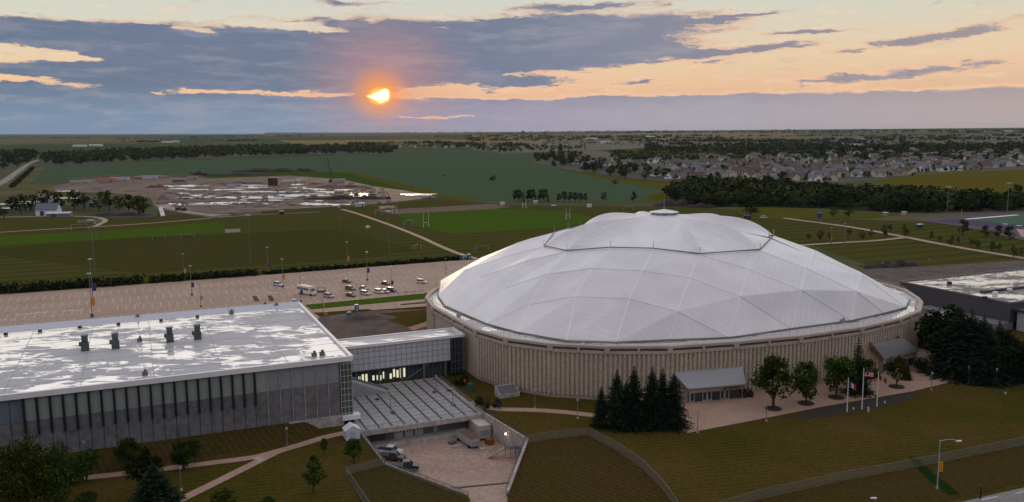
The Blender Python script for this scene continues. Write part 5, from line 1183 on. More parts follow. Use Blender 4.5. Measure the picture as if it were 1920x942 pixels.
# dock trailers, stair unit and clutter
def boxtrailer(px, py, z, L_, W_, H_, rz, label, m, mt, holes=False):
    g = G(px, py, z); t = thing('box_trailer', label, 'trailer', g); b = MB(); b.box(g + Vector((0, 0, H_ / 2 + .6)), (L_, W_, H_), rz); b.build('body', m, t)
    MB().box(g + Vector((0, 0, H_ + .64)), (L_ + .1, W_ + .1, .08), rz).build('roof', mt, t)
    c, s = math.cos(rz), math.sin(rz)
    for sx in (-.35, .35):
        for sy in (-1, 1):
            q = g + Vector((c * sx * L_ - s * sy * W_ / 2, s * sx * L_ + c * sy * W_ / 2, .35)); n_ = Vector((-s, c, 0)) * .2; MB().tube(q - n_, q + n_, .35, n=10).build('wheel', rubber, t)
    e = g + Vector((c, s, 0)) * (L_ / 2 + .04) * -1
    MB().box(e + Vector((0, 0, H_ * .45 + .6)), (.08, W_ * .8, H_ * .4), rz).build('end_panel', mat('panel_blue_grey', (.20, .26, .32), .6, .1, 1), t)
    b = MB(); b.beam(g - Vector((c, s, 0)) * (L_ / 2 + 1.2) + Vector((0, 0, .5)), g - Vector((c, s, 0)) * L_ / 2 + Vector((0, 0, .5)), .2, .15); b.build('drawbar', darksteel, t)
    return t
AY = math.atan2(ey.y, ey.x)
boxtrailer(899, 818, -4.4, 6.6, 2.9, 2.9, AY, 'tall cream box trailer with pale roof backed to the dock wall', mat('trailer_cream', (.42, .37, .30), .6, .08, .5), mat('trailer_roof', (.48, .43, .42), .6, .08, .5))
boxtrailer(877, 832, -4.4, 7.6, 2.1, 1.7, AY + .12, 'low open topped grey trailer loaded with timber beside the cream one', mat('trailer_grey', (.36, .34, .33), .6, .1, .5), mat('load_brown', (.14, .08, .06), .9, .4, .8))
g = G(942, 858, -4.3); su = thing('stair_unit', 'wheeled stair unit with tan treads and dark frame on the dock floor', 'stairs', g)
d1 = (ex * -.5 + ey * .2).normalized(); b = MB(); t2 = MB()
for k in range(7): t2.box(g + d1 * (2.6 - k * .5) + Vector((0, 0, .35 + k * .28)), (.5, 1.3, .08), math.atan2(d1.y, d1.x))
t2.build('tread', mat('tread_tan', (.36, .29, .22), .7, .1, 1), su)
n1 = Vector((-d1.y, d1.x, 0))
for s_ in (-.7, .7): b.tube(g + d1 * 2.9 + n1 * s_ + Vector((0, 0, .2)), g - d1 * .6 + n1 * s_ + Vector((0, 0, 2.1)), .07, n=4).tube(g + d1 * 2.9 + n1 * s_ + Vector((0, 0, 1.2)), g - d1 * .6 + n1 * s_ + Vector((0, 0, 3.1)), .05, n=4)
for k in range(4):
    for s_ in (-.7, .7): b.tube(g - d1 * (.6 + k * 1.1) + n1 * s_, g - d1 * (.6 + k * 1.1) + n1 * s_ + Vector((0, 0, 3.0)), .06, n=4)
b.box(g - d1 * 2.2 + Vector((0, 0, 2.1)), (3.4, 1.5, .1), math.atan2(d1.y, d1.x)); b.build('frame', mat('frame_dark', (.09, .09, .09), .6, .1, 1), su)
for (x, y, dx, dy, dz, c_, lab, nm) in [(918, 833, 1.6, 1.4, 1.3, (.20, .08, .03), 'rusty orange crate at the foot of the retaining wall', 'crate'), (857, 838, 2.6, .9, .3, (.30, .31, .33), 'grey metal beam lying on the dock floor beside the low trailer', 'beam'), (848, 832, 1.6, 1.2, .6, (.18, .12, .09), 'small brown pallet stack by the dock platform', 'pallet_stack'), (883, 845, 1.8, .8, .1, (.25, .28, .30), 'grey sheet lying on the dock floor in front of the trailers', 'metal_sheet'), (905, 842, 1.5, 1.1, .12, (.40, .38, .36), 'pale board lying on the dock floor by the orange crate', 'board')]:
    g = G(x, y, -4.4); b = MB(); b.box(g + Vector((0, 0, dz / 2)), (dx, dy, dz), CG + .2)
    if dz > .5:
        for k in range(3): b.box(g + Vector((0, 0, dz * (.2 + .3 * k))), (dx + .08, dy + .08, .08), CG + .2)
    tag(b.build(nm, mat(nm + '_paint', c_, .8, .2, 1)), lab, nm.replace('_', ' '))
# white garden shed
g = G(660, 822); sh = thing('garden_shed', 'small white metal shed with gable roof at the corner of the arena', 'shed', g)
P = lambda x, y, z: g + ex * x + ey * y + Vector((0, 0, z))
b = MB(); b.add([P(-1.5, -1.2, 0), P(1.5, -1.2, 0), P(1.5, 1.6, 0), P(-1.5, 1.6, 0), P(-1.5, -1.2, 2.1), P(1.5, -1.2, 2.1), P(1.5, 1.6, 2.1), P(-1.5, 1.6, 2.1), P(0, -1.2, 3.0), P(0, 1.6, 3.0)], [(0, 1, 5, 8, 4), (2, 3, 7, 9, 6), (1, 2, 6, 5), (3, 0, 4, 7)]); b.build('wall', mat('shed_white', (.55, .60, .68), .5, .05, 1), sh)
b = MB()
for s_ in (-1, 1): b.add([P(s_ * 1.7, -1.35, 2.05), P(s_ * 1.7, 1.75, 2.05), P(0, 1.75, 3.1), P(0, -1.35, 3.1)], [(0, 1, 2, 3) if s_ > 0 else (3, 2, 1, 0)])
b.build('roof', mat('shed_roof', (.68, .72, .78), .5, .05, 1), sh); MB().box(P(0, -1.23, 1.0), (1.2, .06, 1.8), CG).build('door', mat('shed_door', (.42, .47, .55), .5, .05, 1), sh)
g = G(953, 742); hb = thing('hatch_box', 'grey slanted hatch on a concrete base at the foot of the dome', 'hatch', g)
b = MB(); Q = lambda x, y, z: g + ex * x + ey * y + Vector((0, 0, z)); b.add([Q(-3, -1.6, 0), Q(2.4, -1.6, 0), Q(2.4, 1.6, 0), Q(-3, 1.6, 0), Q(-3, -1.6, .9), Q(2.4, -1.6, .9), Q(2.4, 1.6, 2.4), Q(-3, 1.6, 2.4)], [(3, 2, 1, 0), (0, 1, 5, 4), (1, 2, 6, 5), (2, 3, 7, 6), (3, 0, 4, 7), (4, 5, 6, 7)]); b.build('base', conc_pale, hb)
b = MB(); b.add([Q(-2.7, -1.5, 1.0), Q(2.1, -1.5, 1.0), Q(2.1, 1.3, 2.32), Q(-2.7, 1.3, 2.32)], [(0, 1, 2, 3)]); b.build('grille', mat('grille_grey', (.12, .12, .13), .6, .1, 1), hb)
tk = thing('utility_tank', 'dark green utility box with red valve beside the dome wall', 'utility box', G(882, 733)); p = G(882, 733)
MB().tube(p, p + Vector((0, 0, 1.9)), 1.1, .9, 10).build('tank', mat('tank_green', (.03, .07, .05), .5, .1, 1), tk); MB().box(p + Vector((-1.4, .5, 2.4)), (.5, .5, .7)).build('valve', mat('valve_red', (.4, .03, .05), .5, .1, 1), tk)

# ------------------------------------------------------------------ poles, lamps, flags, fences
def lamp_post(name='lamp_post', h=4.6):
    t = thing(name, None, None); MB().tube((0, 0, 0), (0, 0, .35), .28, .22, 8).build('base', conc_pale, t); MB().tube((0, 0, .3), (0, 0, h - .4), .09, .07, 6).build('pole', polem, t)
    MB().tube((0, 0, h - .45), (0, 0, h - .05), .2, .28, 8).build('lantern', mat('lantern_glass', (.50, .55, .62), .3, .05, 1), t); MB().tube((0, 0, h - .05), (0, 0, h + .1), .34, .08, 8).build('lamp_cap', polem, t); return t
LP = lamp_post()
first = True
for (x, y, z, lab) in [(1083, 785, 0, 'lamp post beside the walk left of the spruce row'), (1003, 766, 0, 'lamp post beside the walk at the foot of the ribbed wall'), (1308, 812, 0, 'lamp post at the near corner of the tan plaza'), (1437, 790, 0, 'lamp post at the plaza edge before the first mulch ring tree'), (1746, 732, 0, 'lamp post at the plaza edge right of the flagpoles'), (1815, 720, 0, 'lamp post on the lawn tip before the dark conifers'), (1867, 724, 0, 'lamp post beside the narrow walk at the right'),
        (539, 842, 0, 'lamp post on the dry slope before the arena wall'), (340, 920, 0, 'lamp post at the fork of the lower left walks'), (733, 772, .24, 'lamp post standing on the left half of the terrace'), (818, 738, .24, 'lamp post at the far edge of the terrace'), (849, 762, .24, 'lamp post at the right edge of the terrace'), (160, 868, 0, 'lamp post behind the small tree near the arena wall')]:
    o = LP if first else dup(LP); first = False; o.location = G(x, y, z); tag(o, lab, 'lamp post', 'short lamp posts on the walks')
def tall_light(h=12.0, banner=None):
    t = thing('parking_light', None, None); MB().tube((0, 0, 0), (0, 0, .9), .42, n=10).build('footing', mat('footing_dark', (.10, .09, .09), .9, .1, 1), t); MB().tube((0, 0, .8), (0, 0, h), .13, .08, 6).build('pole', polem, t)
    MB().box((0, 0, h + .1), (1.0, .5, .22)).build('lamp_head', mat('head_pale', (.55, .53, .48), .4, .05, 1), t)
    if banner: MB().box((.55, 0, h * .36), (.9, .06, 2.0)).build('banner', banner, t); MB().box((.45, 0, h * .36 + 1.02), (1.0, .07, .06)).build('banner_arm', polem, t)
    return t
yel = mat('banner_yellow', (.62, .27, .02), .7, .05, 1); pur = mat('banner_purple', (.07, .02, .16), .7, .05, 1)
TLs = [tall_light(12, yel), tall_light(12, pur), tall_light(12)]
usedt = set()
for (x, y, t, k, lab) in [(173, 596, 514, 0, 'tall light with yellow banner nearest at the left of the lot'), (175, 569, 487, 1, 'tall light with purple banner behind the nearest left one'), (346, 527, 477, 0, 'tall light with yellow banner at the left gap of the hedge'), (360, 555, 500, 1, 'tall light with purple banner in the left half of the lot'), (377, 577, 530, 0, 'tall light with yellow banner behind the arena roof at left'), (503, 515, 465, 1, 'tall light with purple banner at the right gap of the hedge'), (531, 540, 487, 0, 'tall light with yellow banner near the lone white car'), (564, 568, 516, 1, 'tall light with purple banner beside the minibus'),
        (652, 503, 455, 0, 'tall light with yellow banner on the hedge line in the middle'), (689, 527, 474, 1, 'tall light with purple banner in the middle of the lot'), (734, 548, 501, 1, 'tall light with purple banner behind the row of three cars'), (790, 490, 462, 1, 'tall light with purple banner at the far edge near the path'), (836, 514, 486, 0, 'tall light with yellow banner near the dome'), (606, 590, 545, 0, 'tall light with yellow banner beside the building plot'), (743, 584, 560, 2, 'slim light beside the ring road'), (818, 540, 520, 2, 'slim light behind the left end of the dome'),
        (1558, 458, 428, 0, 'tall light with yellow banner by the road right of the dome'), (1583, 456, 420, 2, 'slim light beside the avenue behind the dome'), (1740, 512, 492, 2, 'slim light by the dirt yard left of the dark hall'), (1653, 520, 500, 2, 'slim light by the dirt mound right of the dome')]:
    o = TLs[k] if k not in usedt else dup(TLs[k]); usedt.add(k); g = G(x, y); n = Vector((-g.x, -g.y, 0)).normalized(); h = PV(x, t, g, n).z
    o.location = (g.x, g.y, .15); sc = max(.5, h / 12); o.scale = (sc, sc, sc); o.rotation_euler = (0, 0, R(12)); tag(o, lab, 'light pole', 'tall lights round the parking lot')
# street light with arm
g = G(1757, 918); h = 9.2; sl_ = thing('street_light', 'tall curved arm street light with orange banner above the dark grass strip', 'street light', g)
MB().tube(g, g + Vector((0, 0, .5)), .25, n=8).build('base', conc_pale, sl_); MB().tube(g, g + Vector((0, 0, h)), .12, .08, 8).build('pole', mat('pole_light', (.42, .43, .45), .4, .05, 1, metal=.3), sl_)
b = MB(); A_ = [g + Vector((0, 0, h - .1)), g + Vector((1.4, .2, h + .1)), g + Vector((2.6, .3, h + .05)), g + Vector((3.2, .35, h - .2))]
for p, q in zip(A_, A_[1:]): b.tube(p, q, .06, n=6)
b.build('arm', MATS['pole_light'], sl_); MB().box(A_[-1] + Vector((.35, .05, -.08)), (1.0, .35, .2), .1).build('lamp_head', mat('head_silver', (.65, .68, .75), .3, .05, 1), sl_)
bn = MB().box(g + Vector((.5, 0, 4.3)), (.62, .05, 1.85)).build('banner', mat('banner_orange', (.72, .30, .01), .7, .03, 1), sl_)
b = MB()
for k in range(5): b.box(g + Vector((.5, -.04, 3.75 + k * .27)), (.28 if k % 2 else .2, .03, .14))
b.build('banner_mark', mat('mark_brown', (.28, .09, .01), .7, .03, 1), bn)
g = G(1838, 936); ps = thing('wooden_post', 'short dark wooden post at the edge of the street in the lower right', 'post', g); MB().tube(g - Vector((0, 0, 2)), g + Vector((0, 0, 2.4)), .16, .14, 8).build('post', mat('post_dark', (.03, .02, .018), .9, .1, 1), ps); MB().tube(g + Vector((0, 0, 2.4)), g + Vector((0, 0, 2.5)), .18, .1, 8).build('cap', darksteel, ps)
g = G(1640, 962); s2 = thing('street_light', 'lamp head of a street light rising from below the bottom edge', 'street light', g); MB().tube(g, g + Vector((0, 0, 2.6)), .1, n=6).build('pole', polem, s2); MB().box(g + Vector((-.3, 0, 2.65)), (1.0, .35, .18)).build('lamp_head', MATS['head_silver'], s2)
# flagpoles
def cloth(b, p, d, w, h, sag, seed):
    rng = random.Random(seed); nx, ny = 10, 6; ph = rng.uniform(0, 6); side = Vector((-d.y, d.x, 0)); i0 = len(b.v)
    for i in range(nx + 1):
        for j in range(ny + 1): f = i / nx; b.v.append(p + d * w * f * (1 - .25 * sag) - Vector((0, 0, h * j / ny + sag * f ** 1.2 * h)) + side * math.sin(f * 9 + ph) * .14 * f)
    for i in range(nx):
        for j in range(ny): a = i0 + i * (ny + 1) + j; b.f.append((a, a + ny + 1, a + ny + 2, a + 1))
def flagpole(px, py, top, cols, label, sag, w=1.9, stripes=None):
    g = G(px, py); n = Vector((-g.x, -g.y, 0)).normalized(); h = PV(px, top, g, n).z; t = thing('flagpole', label, 'flagpole', g)
    MB().tube(g, g + Vector((0, 0, h)), .15, .09, 8).build('pole', mat('pole_white', (.66, .62, .58), .5, .04, 1), t); MB().ball(g + Vector((0, 0, h + .08)), .15).build('finial', steel, t)
    d = Vector((.96, -.26, 0)); p = g + Vector((.12, 0, h - .55)); n_ = len(cols); m0 = None
    fl = None
    if stripes == 'v':
        for k, c_ in enumerate(cols):
            b = MB(); q = p + d * w * k / n_ - Vector((0, 0, sag * (k / n_) ** 1.1 * 1.15)); cloth(b, q, d, w / n_, 1.15, sag / n_ * 1.6, 3 + k); o = b.build('flag' if fl is None else 'stripe', mat('flag_' + c_[0], c_[1], .8, .05, 1), fl or t); fl = fl or o
    else:
        for k, c_ in enumerate(cols):
            b = MB(); q = p - Vector((0, 0, 1.15 * k / n_)); cloth(b, q, d, w, 1.15 / n_, sag * n_ * .5, 5); o = b.build('flag' if fl is None else 'stripe', mat('flag_' + c_[0], c_[1], .8, .05, 1), fl or t); fl = fl or o
    if stripes == 'h':
        b = MB(); cloth(b, p + Vector((0, -.03, .01)), d, w * .4, .62, .2, 5); b.build('canton', mat('flag_navy', (.03, .035, .12), .8, .05, 1), fl)
flagpole(1588, 773, 710, [('blue', (.05, .07, .25)), ('white', (.62, .6, .6)), ('red', (.5, .02, .02))], 'leftmost white flagpole flying a drooping blue white and red flag', .9, 1.7, 'v')
flagpole(1616, 768, 692, [('stripe_red', (.45, .07, .09)), ('stripe_white', (.6, .55, .55))] * 3 + [('stripe_red', (.45, .07, .09))], 'tallest middle flagpole flying a red and white striped flag', .18, 2.4, 'h')
flagpole(1644, 763, 697, [('purple', (.12, .02, .10)), ('gold', (.6, .3, .03)), ('purple', (.12, .02, .10))], 'right flagpole flying a purple flag with a gold band', .9, 1.8, 'v')
for (x, y, lab) in [(1600, 769, 'small white floodlight between the left and middle flagpoles'), (1628, 773, 'pale marker post in the dark bed right of the middle flagpole'), (1659, 757, 'small white floodlight right of the right flagpole'), (1885, 740, 'small ground marker on the lawn by the narrow walk')]:
    g = G(x, y); MB_ = MB(); MB_.box(g + Vector((0, 0, .35 if 'post' not in lab else .6)), (.35, .3, .5 if 'post' not in lab else 1.1)).tube(g, g + Vector((0, 0, .3)), .06, n=5); tag(MB_.build('ground_light' if 'post' not in lab and 'marker' not in lab else 'marker_post', mat('marker_pale', (.45, .47, .55), .5, .05, 1)), lab, 'ground light' if 'light' in lab else 'marker')
# chain link fences: posts, rails and a see-through mesh
def chain_mat():
    m = bpy.data.materials.new('chain_link'); m.use_nodes = True; t = m.node_tree; b = t.nodes['Principled BSDF']; b.inputs['Base Color'].default_value = (.26, .24, .21, 1); b.inputs['Metallic'].default_value = .2; b.inputs['Roughness'].default_value = .6; b.inputs['Alpha'].default_value = .34
    MATS['chain_link'] = m; return m
chm = chain_mat()
def fence(pts, h, label, n_post, z=0.0):
    P = [Vector((p.x, p.y, z)) for p in pts]; t = thing('chain_link_fence', label, 'fence', P[0]); Q = curve_pts(P, n_post)
    for p in Q: MB().tube(p, p + Vector((0, 0, h)), .05, n=5).build('post', mat('rail_brown', (.15, .14, .12), .6, .1, 1), t)
    b = MB()
    for p, q in zip(Q, Q[1:]): b.tube(p + Vector((0, 0, h)), q + Vector((0, 0, h)), .05, n=4).tube(p + Vector((0, 0, .1)), q + Vector((0, 0, .1)), .03, n=4)
    b.build('rail', mat('rail_brown', (.15, .14, .12), .6, .1, 1), t); b = MB()
    for p, q in zip(Q, Q[1:]): b.add([p + Vector((0, 0, .05)), q + Vector((0, 0, .05)), q + Vector((0, 0, h - .03)), p + Vector((0, 0, h - .03))], [(0, 1, 2, 3)])
    b.build('wire_mesh', chm, t)
fence([G(1102, 817), G(1150, 842), G(1200, 875), G(1240, 915), G(1262, 945), G(1300, 1010), G(1350, 1100)], 1.9, 'chain link fence curving down the dry slope right of the dock', 26)
fence([G(987, 832), G(1040, 823), G(1102, 817)], 1.7, 'short chain link fence from the dock wall to the curving fence', 8)
fence([G(1300, 975), G(1420, 938), G(1582, 902), G(1752, 870), G(1920, 835), G(2100, 800)], 1.8, 'long chain link fence crossing the lower right lawn above the street', 30)
fence([G(648, 892), G(690, 955), G(740, 1040)], 1.8, 'chain link fence at the left of the lower slope', 8)
fence([G(648, 892), G(690, 880), G(722, 873)], 1.6, 'short chain link fence joining the slope fence to the dock edge', 5)
fence([G(680, 822), G(722, 874), G(800, 905), G(878, 934)], 1.2, 'low fence along the left edge of the loading dock', 20)
# two people on the walk
def person(px, py, m, label, lean=0):
    g = G(px, py, .02); t = MB(); root = thing('person', label, 'person', g)
    V_ = [(0, 0, .95), (0, 0, 1.2), (0, 0, 1.42), (0, 0, 1.55), (0, 0, 1.7), (.1, .05, .9), (.12, .16, .5), (.12, .1, .06), (-.1, -.05, .9), (-.11, -.16, .5), (-.11, -.22, .08), (.2, 0, 1.38), (.27, -.05, 1.1), (.26, .08, .86), (-.2, 0, 1.38), (-.27, .05, 1.1), (-.26, -.04, .86)]
    E_ = [(0, 1), (1, 2), (2, 3), (3, 4), (0, 5), (5, 6), (6, 7), (0, 8), (8, 9), (9, 10), (2, 11), (11, 12), (12, 13), (2, 14), (14, 15), (15, 16)]
    rad = [.15, .14, .15, .06, .11, .11, .075, .05, .11, .075, .05, .07, .05, .04, .07, .05, .04]
    me = bpy.data.meshes.new('body'); me.from_pydata(V_, E_, []); o = bpy.data.objects.new('body', me); COL.objects.link(o); o.parent = root
    sk = o.modifiers.new('skin', 'SKIN'); 
    for i, r_ in enumerate(rad): me.skin_vertices[0].data[i].radius = (r_, r_)
    me.skin_vertices[0].data[0].use_root = True; o.modifiers.new('sub', 'SUBSURF').levels = 1; me.materials.append(m)
    MB().ball(Vector((0, 0, 1.71)) + g, .115, sz=1.15).build('hair', mat('hair_dark', (.03, .02, .015), .9, .05, 1), root)
person(931, 766, mat('clothes_blue', (.03, .04, .16), .8, .1, 2), 'person in dark blue clothing on the left walking at the terrace corner'); person(937, 768, mat('clothes_purple', (.05, .03, .12), .8, .1, 2), 'person in purple clothing on the right walking at the terrace corner')
person(1529, 741, mat('clothes_dark', (.02, .02, .03), .8, .1, 2), 'person in dark clothing standing behind the second plaza tree')
# dark parked equipment by the office doors
g = G(1402, 745); eq = thing('service_cart', 'dark service cart with red lights beside the office doors', 'cart', g); MB().box(g + Vector((0, .5, .8)), (2.6, 1.7, 1.2), .2, .92).build('body', mat('cart_black', (.015, .015, .017), .4, .1, 1), eq); MB().box(g + Vector((.1, .5, 1.6)), (1.5, 1.4, .5), .2).build('cabin', glassd, eq)
for s_ in (-.8, .8): MB().box(g + Vector((s_, -.42 + s_ * .17, .8)), (.35, .08, .2), .2).build('tail_light', mat('lens_red', (.35, .02, .02)), eq)
for s_ in (-.9, .9): MB().tube(g + Vector((s_, -.45, .3)), g + Vector((s_, 1.3, .3)), .3, n=10).build('wheel', rubber, eq)
# portable toilets, signs and small works on the plot
for (x, y, dx, dy, dz, c_, nm, lab) in [(669, 584, 1.3, 1.3, 2.4, (.03, .12, .28), 'portable_toilet', 'bright blue portable toilet by the ring road'), (655, 592, 1.6, 1.2, 1.2, (.05, .20, .22), 'utility_cabinet', 'teal cabinet beside the building plot'), (552, 596, 2, 1, 1.4, (.05, .2, .35), 'utility_cabinet', 'blue cabinet behind the arena corner'), (621, 639, 1.2, .8, .6, (.5, .5, .5), 'rubble_bag', 'white bag lying on the bare plot'), (611, 592, 1.4, .6, 1.3, (.5, .22, .03), 'traffic_barrel', 'orange barrier at the corner of the building plot'),
        (868, 487, 1.6, 1.6, 2.4, (.05, .16, .28), 'portable_toilet', 'left blue toilet at the path end of the lot'), (879, 486, 1.7, 1.7, 2.4, (.02, .06, .18), 'portable_toilet', 'right dark blue toilet at the path end of the lot'), (552, 573, 1.3, 1.3, 2.2, (.06, .12, .22), 'portable_toilet', 'blue toilet beside the pole behind the arena corner'), (690, 428, 2.6, 1.4, 1.4, (.55, .58, .62), 'field_cart', 'white field cart on the grass near the path'), (390, 521, 2.2, 1.8, 1.8, (.40, .40, .40), 'utility_cabinet', 'grey cabinet behind the hedge')]:
    g = G(x, y, .1); b = MB(); b.box(g + Vector((0, 0, dz / 2)), (dx, dy, dz), CG); t = b.build(nm, mat('paint_%d' % int(x), c_, .5, .1, 1)); tag(t, lab, nm.replace('_', ' '))
    if dz > 2:
        MB().box(g + Vector((0, 0, dz + .08)), (dx + .12, dy + .12, .16), CG, .8).build('roof', white, t); MB().box(g - ey * (dy / 2 + .02) + Vector((0, 0, 1.05)), (.7, .05, 1.9), CG).build('door', mat('door_pale', (.30, .35, .42), .5, .05, 1), t)
    else: MB().box(g + Vector((0, 0, dz + .05)), (dx * .8, dy * .8, .12), CG).build('lid', steel, t)
# low boards along the near lot edge
for k, (x, y) in enumerate([(746, 551), (762, 549), (776, 548), (790, 546)]):
    g = G(x, y, .1); tag(MB().box(g + Vector((0, 0, .4)), (2.4, .2, .8), CG).build('barrier_board', mat('board_pale', (.5, .5, .52), .6, .05, 1)), 'white barrier board along the lot edge left of the dome', 'barrier', 'barrier boards at the lot edge')

# ------------------------------------------------------------------ pitches
def rugby_posts(px, py, top, label):
    g = G(px, py); n = Vector((-g.x, -g.y, 0)).normalized(); h = PV(px, top, g, n).z; t = thing('goal_posts', label, 'goal posts', g); w = 5.6; d = ey * .55 + ex * .83
    d = Vector((.98, .2, 0)) if False else d
    a, c = g - d * w / 2, g + d * w / 2
    for p in (a, c): MB().tube(p, p + Vector((0, 0, h)), .16, .12, 6).build('upright', mat('goal_white', (.6, .62, .62), .5, .04, 1), t); MB().tube(p, p + Vector((0, 0, 1.8)), .35, n=8).build('pad', mat('pad_pale', (.5, .5, .5), .7, .05, 1), t)
    MB().tube(a + Vector((0, 0, 3)), c + Vector((0, 0, 3)), .12, n=6).build('crossbar', MATS['goal_white'], t)
rugby_posts(799, 426, 400, 'white rugby posts at the left end of the green pitch'); rugby_posts(983, 391, 376, 'white rugby posts at the far right of the green pitch'); rugby_posts(1065, 411, 389, 'white rugby posts nearest the dome'); rugby_posts(740, 401, 384, 'faint rugby posts behind the brown strip')
def bleacher(px, py, w, label, m=steel):
    g = G(px, py); t = thing('bleacher', label, 'bleacher', g)
    for k in range(4): MB().box(g + ex * 0 + ey * k * .8 + Vector((0, 0, .5 + k * .5)), (w, .6, .12), CG).build('bench', m, t)
    b = MB()
    for k in range(4): a = -w / 2 + w * k / 3; b.tube(g + ex * a, g + ex * a + ey * 2.6 + Vector((0, 0, 2.2)), .08, n=4).tube(g + ex * a + ey * 2.6, g + ex * a + ey * 2.6 + Vector((0, 0, 2.2)), .08, n=4)
    b.build('frame', steel, t)
bleacher(467, 403, 20, 'long grey bleacher on the far side of the left field'); bleacher(170, 418, 17, 'grey bleacher left of the small path fork'); bleacher(437, 437, 9, 'small pale bleacher at the end of the green strip', white); bleacher(727, 392, 14, 'grey bleacher beside the bare soil strip')
def goal(px, py, w, h, label, rz=CG, d=2.0):
    g = G(px, py); t = thing('soccer_goal', label, 'goal', g); c, s = math.cos(rz), math.sin(rz); e = Vector((c, s, 0)); f = Vector((-s, c, 0)); b = MB()
    for k in (-1, 1): b.tube(g + e * k * w / 2, g + e * k * w / 2 + Vector((0, 0, h)), .08, n=5).tube(g + e * k * w / 2 + Vector((0, 0, h)), g + e * k * w / 2 + f * d, .05, n=4).tube(g + e * k * w / 2, g + e * k * w / 2 + f * d, .05, n=4)
    b.tube(g - e * w / 2 + Vector((0, 0, h)), g + e * w / 2 + Vector((0, 0, h)), .08, n=5).tube(g - e * w / 2 + f * d, g + e * w / 2 + f * d, .05, n=4); b.build('frame', mat('goal_grey', (.42, .44, .44), .5, .05, 1), t)
    MB().add([g - e * w / 2 + Vector((0, 0, h)), g + e * w / 2 + Vector((0, 0, h)), g + e * w / 2 + f * d, g - e * w / 2 + f * d], [(0, 1, 2, 3)]).build('net', chm, t)
goal(780, 467, 7.3, 2.4, 'soccer goal on the grass left of the diagonal path', R(80)); goal(904, 470, 7.3, 2.4, 'soccer goal on the grass left of the dome'); goal(298, 450, 7.3, 2.4, 'soccer goal standing left on the long brown field'); goal(352, 447, 7.3, 2.4, 'soccer goal standing right of its twin on the long brown field'); goal(1178, 396, 9, 3.4, 'wide soccer goal behind the dome top'); goal(150, 432, 10, 4, 'backstop frame at the farm path'); goal(766, 427, 9, 5, 'tall dark training frame left of the rugby posts', R(60)); goal(710, 405, 8, 5, 'dark frame at the left end of the bare strip', R(60))
def floodlight(px, py, top, label, heads=4):
    g = G(px, py); n = Vector((-g.x, -g.y, 0)).normalized(); h = PV(px, top, g, n).z; t = thing('floodlight_tower', label, 'floodlight', g)
    MB().tube(g, g + Vector((0, 0, h)), .28 if heads > 3 else .16, .15 if heads > 3 else .09, 8).build('pole', polem, t)
    MB().box(g + Vector((0, 0, h)), (heads * .9, .3, .2)).build('crossarm', polem, t)
    for k in range(heads): MB().box(g + Vector(((k - (heads - 1) / 2) * .9, -.3, h - .1)), (.7, .5, .6)).build('lamp_head', MATS['head_pale'], t)
floodlight(1775, 412, 350, 'tall floodlight tower at the left of the stadium field'); floodlight(1888, 402, 343, 'tall floodlight tower at the right edge beyond the stadium field'); floodlight(470, 495, 403, 'thin floodlight mast on the brown field left of the middle', 3); floodlight(179, 528, 412, 'thin floodlight mast at the left of the long field', 3); floodlight(421, 440, 398, 'short floodlight mast at the end of the green strip', 2); floodlight(730, 476, 396, 'thin floodlight mast beside the diagonal path', 3); floodlight(637, 430, 388, 'thin floodlight mast near the head of the diagonal path', 2); floodlight(181, 452, 418, 'short mast on the green strip at left', 2)
g = G(1802, 418); go = thing('goal_posts', 'yellow football goal post behind the upright dark tree', 'goal posts', g); MB().tube(g, g + Vector((0, 0, 9)), .18, n=6).build('upright', yel, go); MB().tube(g + Vector((-.2, -2.5, 3)), g + Vector((.2, 2.5, 3)), .12, n=6).build('crossbar', yel, go)
g = G(1536, 418); sg = thing('campus_sign', 'dark blue square sign on two legs beside the road behind the dome', 'sign', g); MB().box(g + Vector((0, 0, 5.2)), (3.6, .3, 4.2)).build('sign_panel', mat('sign_navy', (.05, .06, .13), .5, .05, 1), sg); MB().box(g + Vector((0, -.2, 6.9)), (3.0, .1, .5)).build('header', mat('sign_pale', (.4, .45, .55), .5, .05, 1), sg)
for s_ in (-1.3, 1.3): MB().tube(g + Vector((s_, 0, 0)), g + Vector((s_, 0, 3.2)), .15, n=5).build('leg', polem, sg)
for (x, y, lab, c_) in [(942, 385, 'small white hut behind the rugby pitch', (.55, .55, .55)), (1105, 389, 'tiny white and dark hut behind the near goal', (.6, .6, .6)), (1038, 391, 'blue player shelter behind the rugby pitch', (.05, .15, .25)), (1004, 382, 'pale parked trailer by the tight tree row', (.45, .45, .45)), (528, 402, 'black hut with white roof on the far path', (.03, .03, .03)), (1724, 428, 'small navy kiosk on the slope right of the avenue', (.03, .05, .12)), (1660, 405, 'grey shelter at the foot of the wood', (.30, .25, .22)), (1695, 404, 'tan shelter at the right foot of the wood', (.40, .30, .24))]:
    g = G(x, y); t = MB().box(g + Vector((0, 0, 1.2)), (3.4, 2.2, 2.4), CG).build('field_hut', mat('hut_%d' % x, c_, .7, .05, 1)); tag(t, lab, 'hut'); MB().box(g + Vector((0, 0, 2.5)), (3.8, 2.6, .25), CG).build('roof', white, t)

